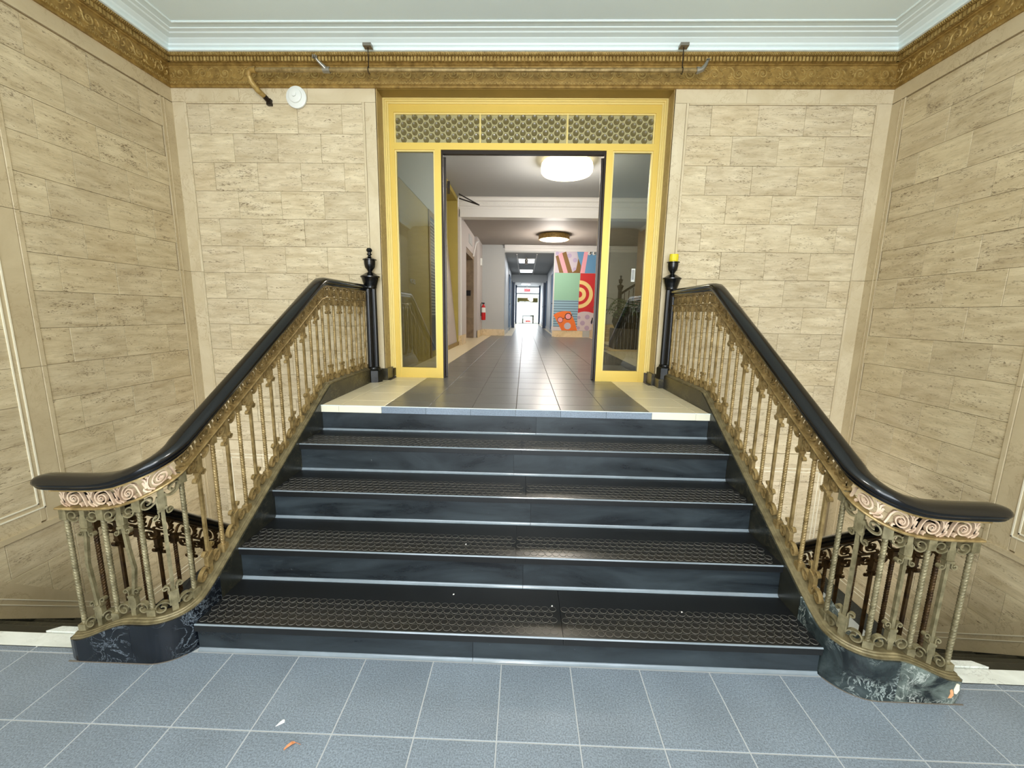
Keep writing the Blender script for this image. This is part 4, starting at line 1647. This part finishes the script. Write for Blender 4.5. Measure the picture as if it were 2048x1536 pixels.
box('panel_base', 'gold_soffit', HL - .02, HL + .01, 7.02, 8.64, LZ, LZ + .07, wall_hall_left)
box('opening_frame', 'gold_soffit', HL - .02, HL + .02, 6.98, 7.03, LZ, 3.70, wall_hall_left)
# side office door with blinds
sd = MB().box(HL + .0, HL + .012, 6.02, 6.10, LZ, 2.95).box(HL, HL + .012, 6.62, 6.70, LZ, 2.95).box(HL, HL + .012, 6.10, 6.62, 2.87, 2.95).build('door_2', 'gold_soffit', kind='structure')
box('door_glass', 'blue_dark', HL + .001, HL + .006, 6.10, 6.62, LZ + .1, 2.87, sd)
for q in range(30):
    box('blind_slat', 'hall_grey', HL + .007, HL + .009, 6.12, 6.60, 1.5 + q * .045, 1.5 + q * .045 + .018, sd)
wall_front_hall = MB().box(-1.9, DL - .005, 4.258, 4.30, LZ - .1, 3.8).box(DR + .005, 4.0, 4.258, 4.30, LZ - .1, 3.8).build('wall_hall_front', 'hall_grey', kind='structure')
wall_hall_right = box('wall_hall_right', 'hall_grey', HR + .8, HR + 1.0, 4.3, 12.77, LZ - .1, 3.8, kind='structure')
# ceilings
box('ceiling_hall', 'hall_ceil', -2.0, 4.0, 4.258, 8.66, 3.78, 3.9, kind='structure')
box('ceiling_inner_hall', 'hall_ceil2', -2.0, 4.0, 8.80, 12.77, 3.51, 3.9, kind='structure')
# beam with moulded white crown
beam = MB().prism([(8.66, 3.42), (8.66, 3.57), (8.655, 3.58), (8.655, 3.61), (8.63, 3.63), (8.63, 3.70), (8.60, 3.72), (8.585, 3.76), (8.56, 3.78), (8.90, 3.78), (8.90, 3.42)], -1.35, 3.75, axis='x')
beam = beam.build('trim_6', 'hall_white', kind='structure')
b = MB()
for q in range(64):
    xx = -1.32 + q * .078
    relief_strand(b, spiral(xx, 3.665, .026, .006, PI, -1.1, 8), .005, .004, .006, lambda u, z, d: (u, 8.63 - d, z))
b.build('relief_ornament', 'hall_white', beam, kind='stuff')
box('trim_7', 'hall_white', -1.33, 3.75, 8.90, 8.94, 3.44, 3.505, kind='structure')
# left pilaster, elevator opening, grey return
pil = MB().box(-1.85, -1.335, 8.66, 9.25, LZ, 3.6).build('trim_8', 'hall_pink', kind='structure')
box('pilaster_base', 'hall_base', -1.86, -1.30, 8.64, 9.27, LZ, LZ + .20, pil)
box('pilaster_edge', 'hall_white', -1.34, -1.315, 8.70, 8.76, LZ + .2, 3.55, pil)
wm = MB().box(-1.85, -1.36, 9.25, 9.75, LZ, 3.6).box(-1.85, -1.36, 9.75, 11.3, 3.02, 3.6).box(-1.85, -1.28, 11.3, 12.7, LZ, 3.6)
wall_elev = wm.build('wall_elevator', 'hall_pink', kind='structure')
ev = MB().box(-1.80, -1.62, 9.75, 11.3, LZ, 3.02).build('door_3', 'elev', kind='structure')
box('elevator_jamb', 'elev', -1.62, -1.37, 11.16, 11.3, LZ, 3.02, ev)
box('elevator_soffit', 'elev', -1.62, -1.37, 9.75, 11.16, 2.90, 3.02, ev)
box('call_plate', 'black', -1.56, -1.44, 11.148, 11.158, 1.98, 2.12, ev)
box('base_board', 'hall_base', -1.30, -1.262, 11.3, 12.6, LZ, LZ + .19, wall_elev)
box('floor_indicator', 'hall_grey', -1.36, -1.35, 10.2, 10.8, 3.18, 3.38, wall_elev)
# end wall of the hall with the corridor opening
YE = 12.6
we = MB().box(-1.9, -.62, YE, YE + .2, LZ - .1, 3.62).box(.985, 4.0, YE, YE + .2, LZ - .1, 3.62).box(-.62, .985, YE, YE + .2, 3.30, 3.62)
wall_end = we.build('wall_hall_end', 'hall_grey', kind='structure')
box('base_board', 'hall_base', -1.28, -.60, YE - .03, YE, LZ, LZ + .19, wall_end)
box('base_board', 'hall_base', .84, 1.75, YE - .03, YE, LZ, LZ + .18, wall_end)
b = MB().box(-.62, 3.7, YE - .06, YE, 3.42, 3.47).box(-.62, 3.7, YE - .10, YE, 3.47, 3.50).box(-.62, 3.7, YE - .02, YE, 3.34, 3.42)
b.build('crown_band', 'hall_white', wall_end)
box('opening_trim', 'hall_white', .83, .86, YE - .02, YE + .01, LZ, 3.36, wall_end)
# the corridor
cw1 = box('wall_corridor_left', 'corr_wall', -.75, -.62, YE + .2, 30, LZ - .1, 3.62, kind='structure')
cw2 = box('wall_corridor_right', 'corr_wall', .985, 1.12, YE + .2, 30, LZ - .1, 3.62, kind='structure')
cc = box('ceiling_corridor', 'hall_ceil', -.75, 1.12, YE + .2, 30, 3.30, 3.5, kind='structure')
box('trim_9', 'corr_wall', -.62, .985, 19.6, 19.9, 2.95, 3.30, kind='structure')
for (x, yy) in ((-.27, 0), (.335, 0)):
    box('ceiling_track', 'hall_white', x - .015, x + .015, 12.9, 19.5, 3.285, 3.30, cc)
for n_, (y0, y1) in enumerate(((13.9, 14.9), (17.2, 18.3), (21.5, 22.5), (25, 26))):
    t = thing('ceiling_light_panel', ['first', 'second', 'third', 'fourth'][n_] + ' lit rectangular light panel along the corridor ceiling, counted from the hall', 'ceiling light', (.03, y0, 3.29), 'corridor ceiling lights')
    box('frame', 'hall_white', -.25, .315, y0 - .03, y1 + .03, 3.275, 3.299, t)
    box('diffuser', 'tube', -.22, .285, y0, y1, 3.268, 3.276, t)
    l = bpy.data.lights.new('corridor_panel_light', 'AREA')
    l.size = .6
    l.energy = 12
    lo = bpy.data.objects.new('corridor_panel_light', l)
    lo.location = (.03, (y0 + y1) / 2, 3.25)
    COL.objects.link(lo)
# emergency light, exit sign
t = thing('emergency_light', 'small dark ceiling unit hanging at the near end of the corridor', 'light', (.02, 13.6, 3.2))
MB().lathe([(.03, .07), (.03, .02), (.055, .0), (.055, -.05), (.03, -.07), (0, -.07)], (.02, 13.6, 3.22), 12).build('housing', 'steel', t)
MB().box(-.03, .07, 13.56, 13.64, 3.08, 3.16).build('lamp_head', 'planter', t)
ex = thing('exit_sign', 'red lit exit sign hanging from the corridor ceiling', 'sign', (.1, 22.8, 2.78))
box('sign_box', 'exit', -.06, .27, 22.8, 22.84, 2.70, 2.86, ex)
MB().tube([(.1, 22.82, 2.86), (.1, 22.82, 3.3)], .012, 6).build('stem', 'hall_white', ex)


def text(name, body, size, mat, loc, rot, parent=None, ext=.001, bold=0.0):
    c = bpy.data.curves.new(name, 'FONT')
    c.body = body
    c.size = size
    c.extrude = ext
    c.offset = bold
    c.align_x = 'CENTER'
    c.align_y = 'CENTER'
    tmp = bpy.data.objects.new('tmp', c)
    COL.objects.link(tmp)
    bpy.context.view_layer.update()
    me = bpy.data.meshes.new_from_object(tmp)
    bpy.data.objects.remove(tmp)
    me.materials.clear()
    me.materials.append(M[mat])
    mt = Matrix.LocRotScale(Vector(loc), Euler(rot), Vector((1, 1, 1)))
    me.transform(mt)
    return link(name, me, parent)


text('lettering', 'EXIT', .13, 'hall_white', (.105, 22.797, 2.78), (PI / 2, 0, 0), ex)
mv = text('wall_lettering', 'MOVES', .075, 'hall_white', (HL + .006, 5.12, 1.90), (PI / 2, 0, PI / 2))
tag(mv, 'small pale word MOVES on the ochre wall seen through the left side pane', 'lettering')
# blue doors set along the corridor
dn = 4
for (x, sgn, ylist) in ((-.62, 1, (16.2, 19.4, 22.0)), (.985, -1, (14.6, 19.2, 22.2))):
    for yy in ylist:
        d = MB().box(*sorted((x, x + sgn * .03)), yy, yy + .09, LZ, 2.98).box(*sorted((x, x + sgn * .03)), yy + .95, yy + 1.04, LZ, 2.98).box(*sorted((x, x + sgn * .03)), yy, yy + 1.04, 2.92, 3.0).build('door_%d' % dn, 'blue_door', kind='structure')
        dn += 1
        box('door_leaf', 'blue_door', *sorted((x + sgn * .002, x + sgn * .012)), yy + .09, yy + .95, LZ, 2.92, d)
        MB().tube([(x + sgn * .012, yy + .18, 1.9), (x + sgn * .06, yy + .18, 1.9), (x + sgn * .06, yy + .28, 1.9)], .012, 6).build('door_handle', 'black', d)
for x, s in ((-.62, 1), (.985, -1)):
    box('trim_%d' % (10 + (s > 0)), 'blue_dark', *sorted((x, x + s * .14)), 19.6, 19.72, LZ, 2.95, kind='structure')
    box('trim_%d' % (12 + (s > 0)), 'blue_dark', *sorted((x, x + s * .10)), 27.0, 27.15, LZ, 3.3, kind='structure')
    box('baseboard_%s' % ('left' if s > 0 else 'right'), 'hall_white', *sorted((x, x + s * .015)), YE + .2, 27, LZ, LZ + .12, kind='structure')
# street door at the far end
fdr = thing('street_door', 'bright glazed street door closing the far end of the corridor', 'door', (.15, 28, LZ))
b = MB().box(-.62, -.55, 28, 28.06, LZ, 3.3).box(.91, .985, 28, 28.06, LZ, 3.3).box(-.55, .91, 28, 28.06, 2.80, 2.88).box(-.55, .91, 28, 28.06, 3.22, 3.3)
b.box(-.06, -.03, 28.0, 28.06, 2.88, 3.22).box(.35, .38, 28.0, 28.06, 2.88, 3.22)
b.build('frame', 'hall_grey', fdr)
box('awning_band', 'gold_pale', -.50, .86, 28.3, 28.32, 2.28, 2.56, fdr, label='yellow band above the street door')
box('door_glass', 'glass', -.55, .91, 28.02, 28.03, LZ, 2.80, fdr)
box('transom_glass', 'tube', -.55, .91, 28.02, 28.03, 2.88, 3.22, fdr)  # pane glows by itself to stand in for daylight behind it
# street outside
box('street_paving', 'street', -14, 14, 30.0, 60, LZ - .12, LZ - .02, kind='structure')
box('street_facade', 'street', -14, 14, 45, 45.4, LZ, 12, kind='structure')
bn = thing('street_bench', 'dark bench frame outside the street door', 'bench', (.25, 29.4, LZ))
MB().box(-.16, -.08, 29.4, 29.5, LZ, 1.40).box(.56, .64, 29.4, 29.5, LZ, 1.40).box(-.16, .64, 29.4, 29.5, 1.33, 1.42).build('bench_frame', 'planter', bn)
MB().box(.08, .42, 29.42, 29.5, LZ + .08, LZ + .18).build('red_panel', 'exit', bn)
l = bpy.data.lights.new('street_daylight', 'AREA')
l.shape = 'RECTANGLE'
l.size = 1.4
l.size_y = 1.9
l.energy = 40
l.color = (.9, .96, 1)
lo = bpy.data.objects.new('street_daylight', l)
lo.location = (.17, 27.9, 1.9)
lo.rotation_euler = (-PI / 2, 0, 0)
COL.objects.link(lo)

# hall lights
dl = thing('drum_ceiling_light', 'large lit white drum light on the ceiling just inside the doorway', 'ceiling light', (.58, 6.60, 3.76))
MB().lathe([(.20, 0), (.20, -.03), (.36, -.03), (.375, -.05), (.385, -.10), (.380, -.16), (.36, -.185), (.30, -.20), (0, -.205)], (.58, 6.60, 3.78), 48).build('drum_shade', 'lamp', dl, smooth=True)
d2 = thing('disc_ceiling_light', 'lit disc light with a bronze rim on the inner hall ceiling', 'ceiling light', (.68, 10.6, 3.58))
MB().lathe([(.30, 0), (.37, -.005), (.385, -.02), (.385, -.13), (.37, -.13), (.36, -.10), (0, -.10)], (.70, 10.9, 3.51), 48).build('bronze_rim', 'gold_relief', d2, smooth=True)
MB().lathe([(.362, -.10), (.362, -.128), (.34, -.137), (0, -.14)], (.70, 10.9, 3.51), 48).build('diffuser', 'lamp2', d2, smooth=True)
for (p_, e, c) in (((.58, 6.6, 3.40), 120, (1, .93, .84)), ((.70, 10.9, 3.1), 85, (1, .92, .84))):
    l = bpy.data.lights.new('hall_lamp_light', 'POINT')
    l.energy = e
    l.color = c
    l.shadow_soft_size = .3
    lo = bpy.data.objects.new('hall_lamp_light', l)
    lo.location = p_
    COL.objects.link(lo)
# fire extinguisher and small boxes on the elevator wall
fe = thing('fire_extinguisher', 'red fire extinguisher hanging on the wall beyond the elevator', 'extinguisher', (-1.20, 12.2, 1.33))
MB().lathe([(.0, 0), (.055, .003), (.062, .02), (.062, .36), (.05, .40), (.022, .43), (.022, .46), (0, .46)], (-1.20, 12.2, 1.33), 18).build('cylinder', 'red', fe, smooth=True)
MB().lathe([(.0635, .22), (.0635, .36), (.063, .36)], (-1.20, 12.2, 1.33), 18).build('label_band', 'paper', fe)
MB().tube([(-1.20, 12.2, 1.79), (-1.25, 12.17, 1.83), (-1.275, 12.16, 1.76), (-1.272, 12.16, 1.45)], .011, 8).box(-1.235, -1.165, 12.18, 12.22, 1.79, 1.83).build('hose', 'black', fe)
tag(box('wall_alarm', 'white', -1.275, -1.23, 12.0, 12.12, 2.85, 3.05), 'small white box fixed high on the wall above the fire extinguisher', 'alarm')
pc = MB().tube([(-1.34, 10.9, 2.95), (-1.30, 10.9, 3.15), (-1.27, 10.9, 3.28), (-1.20, 10.9, 3.34)], .022, 8)
tag(pc.build('wall_conduit', 'hall_white', smooth=True), 'white curved conduit over the elevator opening', 'conduit')

# ------------------------------------------------------------------ mural on the right part of the end wall
mu = thing('mural', 'brightly coloured geometric mural painted beside the corridor opening', 'mural', (1.5, YE - .005, 1.05))
MX, MZ = .855, 1.055
U = (2.14 - .855) / 1.0


def px(u, v):
    """mural crop pixels (845x1536 crop of the photo) to wall coordinates, in the wall's own plane"""
    return (.855 + (u - 75) / (740 - 75) * (2.10 - .855), 1.055 + (1385 - v) / (1385 - 155) * (3.345 - 1.055))


def patch(nm, c, pts, d=0, n=1):
    key = 'mural_' + '_'.join(map(str, c))
    if key not in M:
        M[key] = plain(key, c, .6)
    q = [px(*p) for p in pts]
    return MB().prism(q, YE - .004 - d * .0015, YE + .0, axis='y').build(nm, key, mu)


def circ(u, v, r, a0=0, a1=2 * PI, n=28):
    return [(u + r * math.cos(a0 + (a1 - a0) * k / n), v + r * math.sin(a0 + (a1 - a0) * k / n)) for k in range(n + (0 if a1 - a0 > 6.2 else 1))]


patch('lilac_field', (196, 186, 196), [(75, 155), (420, 155), (440, 480), (75, 480)])
patch('blue_field', (96, 146, 184), [(415, 155), (748, 155), (748, 480), (480, 480), (480, 370)], 1)
patch('brown_stripe', (122, 88, 30), [(85, 230), (125, 212), (215, 480), (150, 480)], 1)
patch('pink_stripe', (232, 160, 170), [(125, 205), (185, 170), (285, 480), (215, 480)], 1)
patch('brown_stripe', (122, 88, 30), [(185, 182), (245, 155), (355, 470), (410, 435), (440, 260), (487, 370), (475, 480), (285, 480)], 2)
patch('pink_stripe', (232, 160, 170), [(527, 155), (590, 155), (548, 480), (478, 480)], 2)
for (u, v, r) in ((300, 218, 34), (390, 285, 34), (388, 425, 30), (110, 185, 26)):
    patch('lilac_dot', (176, 160, 190), circ(u, v, r), 3 if r == 34 else .5)
patch('mint_field', (140, 186, 158), [(75, 484), (482, 484), (470, 905), (62, 905)])
patch('blue_field', (142, 176, 192), [(62, 905), (470, 905), (462, 1320), (48, 1320)])
for q in range(11):
    v = 915 + q * 40
    patch('dark_stripe', (62, 86, 104), [(60, v), (468, v), (468, v + 9), (60, v + 9)], 1)
patch('lilac_field', (206, 196, 196), [(48, 1320), (462, 1320), (462, 1385), (48, 1385)])
patch('red_field', (196, 34, 36), [(484, 484), (748, 484), (748, 1110), (468, 1110)], .5)
for (r, c, d) in ((218, (236, 206, 132), 1), (160, (196, 34, 36), 2), (110, (236, 206, 132), 3), (50, (196, 34, 36), 4)):
    patch('ring', c, circ(474, 810, r, -PI / 2, PI / 2), d)
patch('lilac_hill', (204, 190, 190), [(463, 1105), (520, 1085), (570, 1078), (640, 1082), (720, 1105), (748, 1300), (748, 1385), (463, 1385)], 2)
for (u, v, r) in ((488, 1175, 26), (620, 1165, 38), (548, 1262, 38), (620, 1340, 38), (485, 1340, 26), (700, 1250, 30)):
    patch('lilac_dot', (176, 154, 176), circ(u, v, r), 3)
patch('orange_shape', (234, 116, 40), [(80, 1140), (130, 1105), (200, 1082), (260, 1075), (350, 1082), (380, 1150), (425, 1240), (468, 1385), (220, 1385)], 3)
patch('cut_out', (190, 186, 196), circ(310, 1312, 54), 4)
patch('lens_rim', (24, 18, 20), circ(190, 1217, 46), 5)
patch('lens', (236, 156, 160), circ(190, 1217, 39), 6)
patch('lens_rim', (24, 18, 20), circ(316, 1160, 55), 5)
patch('lens', (236, 156, 160), circ(316, 1160, 43), 6)
patch('bridge', (24, 18, 20), [(230, 1193), (268, 1178), (268, 1187), (232, 1202)], 5)
patch('bridge', (24, 18, 20), [(365, 1138), (380, 1122), (376, 1145), (366, 1150)], 5)
patch('dark_mark', (30, 30, 34), [(700, 1165), (712, 1180), (705, 1260), (685, 1275), (680, 1240)], 4)
for (u, lab) in ((612, 'left of the pair of white cameras above the mural'), (680, 'right of the pair of white cameras above the mural')):
    x, z = px(u, 180)
    t = thing('security_camera', 'small domed security camera, ' + lab, 'camera', (x, YE - .06, z), 'security cameras')
    disc_y(MB(), [(.055, 0), (.055, .02), (.045, .05), (.02, .07), (0, .07)], (x, YE - .012, z), 16).build('housing', 'white', t, smooth=True)
    disc_y(MB(), [(.024, 0), (.02, .02), (0, .024)], (x + .005, YE - .068, z), 12).build('lens', 'black', t)
# marble steps and bench beside the mural
ms = thing('marble_steps', 'low cream marble steps with a sloping cheek at the foot of the mural', 'steps', (2.2, 11.4, LZ))
MB().prism([(12.5, LZ), (12.5, LZ + .22), (11.0, LZ + .22), (10.6, LZ)], 1.95, 2.02, axis='x').build('cheek', 'hall_base', ms)
for k in range(4):
    box('step', 'hall_base', 2.02, 3.7, 10.7 + k * .3, 12.55, LZ + k * .10, LZ + (k + 1) * .10, ms)
# potted fern in a ribbed planter
plt = thing('planter', 'ribbed grey planter box standing behind the right side pane', 'planter', (2.05, 8.2, LZ))
MB().box(1.72, 2.55, 7.95, 8.45, LZ + .02, LZ + .42).build('box', 'planter', plt)
b = MB()
for q in range(24):
    xx = 1.73 + q * .034
    b.box(xx, xx + .016, 7.935, 7.95, LZ + .03, LZ + .41)
b.build('ribs', 'planter', plt)
box('plinth', 'hall_base', 1.60, 2.65, 7.85, 8.55, LZ - .001, LZ + .03, plt)
fern = thing('fern', 'dark green fern spilling over the ribbed planter', 'plant', (2.05, 8.2, LZ + .42))
MB().lathe([(.0, 0), (.30, .0), (.36, .12), (.33, .28), (.2, .38), (0, .42)], (2.06, 8.2, LZ + .42), 14).build('foliage_mass', 'soil', fern)
rr = random.Random(5)
for q in range(46):
    a = rr.uniform(0, 2 * PI)
    L = rr.uniform(.40, .75)
    up = rr.uniform(.40, .95)
    pts = []
    for k in range(9):
        t = k / 8
        pts.append(Vector((2.06 + math.cos(a) * L * t, 8.2 + math.sin(a) * L * t * .8, LZ + .50 + up * (t * 1.9 - t * t * 1.55))))
    b = MB()
    b.tube(pts, .004, 4)
    sdv = Vector((-math.sin(a), math.cos(a), 0))
    for k in range(1, 9):
        for sg in (-1, 1):
            wd = .075 * math.sin(PI * (k / 9.0) ** .8) + .012
            p0 = pts[k]
            d = (pts[k] - pts[k - 1]).normalized()
            e = p0 + sdv * sg * wd + d * .02 + Vector((0, 0, -.012))
            b.add([p0 - d * .012, p0 + d * .012, e, e - d * .01], [(0, 1, 2, 3)])
    b.build('frond', 'fern', fern)
# newel of the inner hall stair behind the fern
newel('newel_post', (2.44, 10.95, LZ + .42), 0, 'full', 'dark newel post with an urn finial rising behind the fern', None, 'black', 1.05)
ir = thing('inner_stair_railing', 'dark railing rising from the newel behind the fern', 'railing', (2.9, 10.9, LZ + .4))
MB().tube([(2.48, 10.95, LZ + 1.22), (2.62, 10.95, LZ + 1.32), (3.3, 10.95, LZ + 1.75)], .03, 8).build('handrail', 'rail', ir, smooth=True)
for q in range(7):
    xx = 2.56 + q * .11
    MB().tube([(xx, 10.95, LZ + .42), (xx, 10.95, LZ + 1.27 + (xx - 2.62) * .63)], .01, 6).build('baluster', 'brass_dark', ir)
box('trim_14', 'elev', 2.62, 3.1, 9.6, 10.2, LZ, 3.6, kind='structure')

# door stops of folded paper behind both side panes
for (x, s, lab) in ((-1.08, -1, 'white folded paper lying on the floor behind the left side pane'), (1.03, 1, 'white folded paper lying on the floor behind the right side pane')):
    b = MB()
    v = [(x - .09, 4.55, LZ + .001), (x + .09, 4.50, LZ + .001), (x + .06, 4.72, LZ + .001), (x - .10, 4.70, LZ + .001)]
    v += [(a_, b_, c_ + (.05 if k < 2 and (s < 0) == (k == 1) else .006)) for k, (a_, b_, c_) in enumerate(v)]
    b.add(v, [(0, 3, 2, 1), (4, 5, 6, 7), (0, 1, 5, 4), (1, 2, 6, 5), (2, 3, 7, 6), (3, 0, 4, 7)])
    tag(b.build('folded_paper', 'paper'), lab, 'paper')
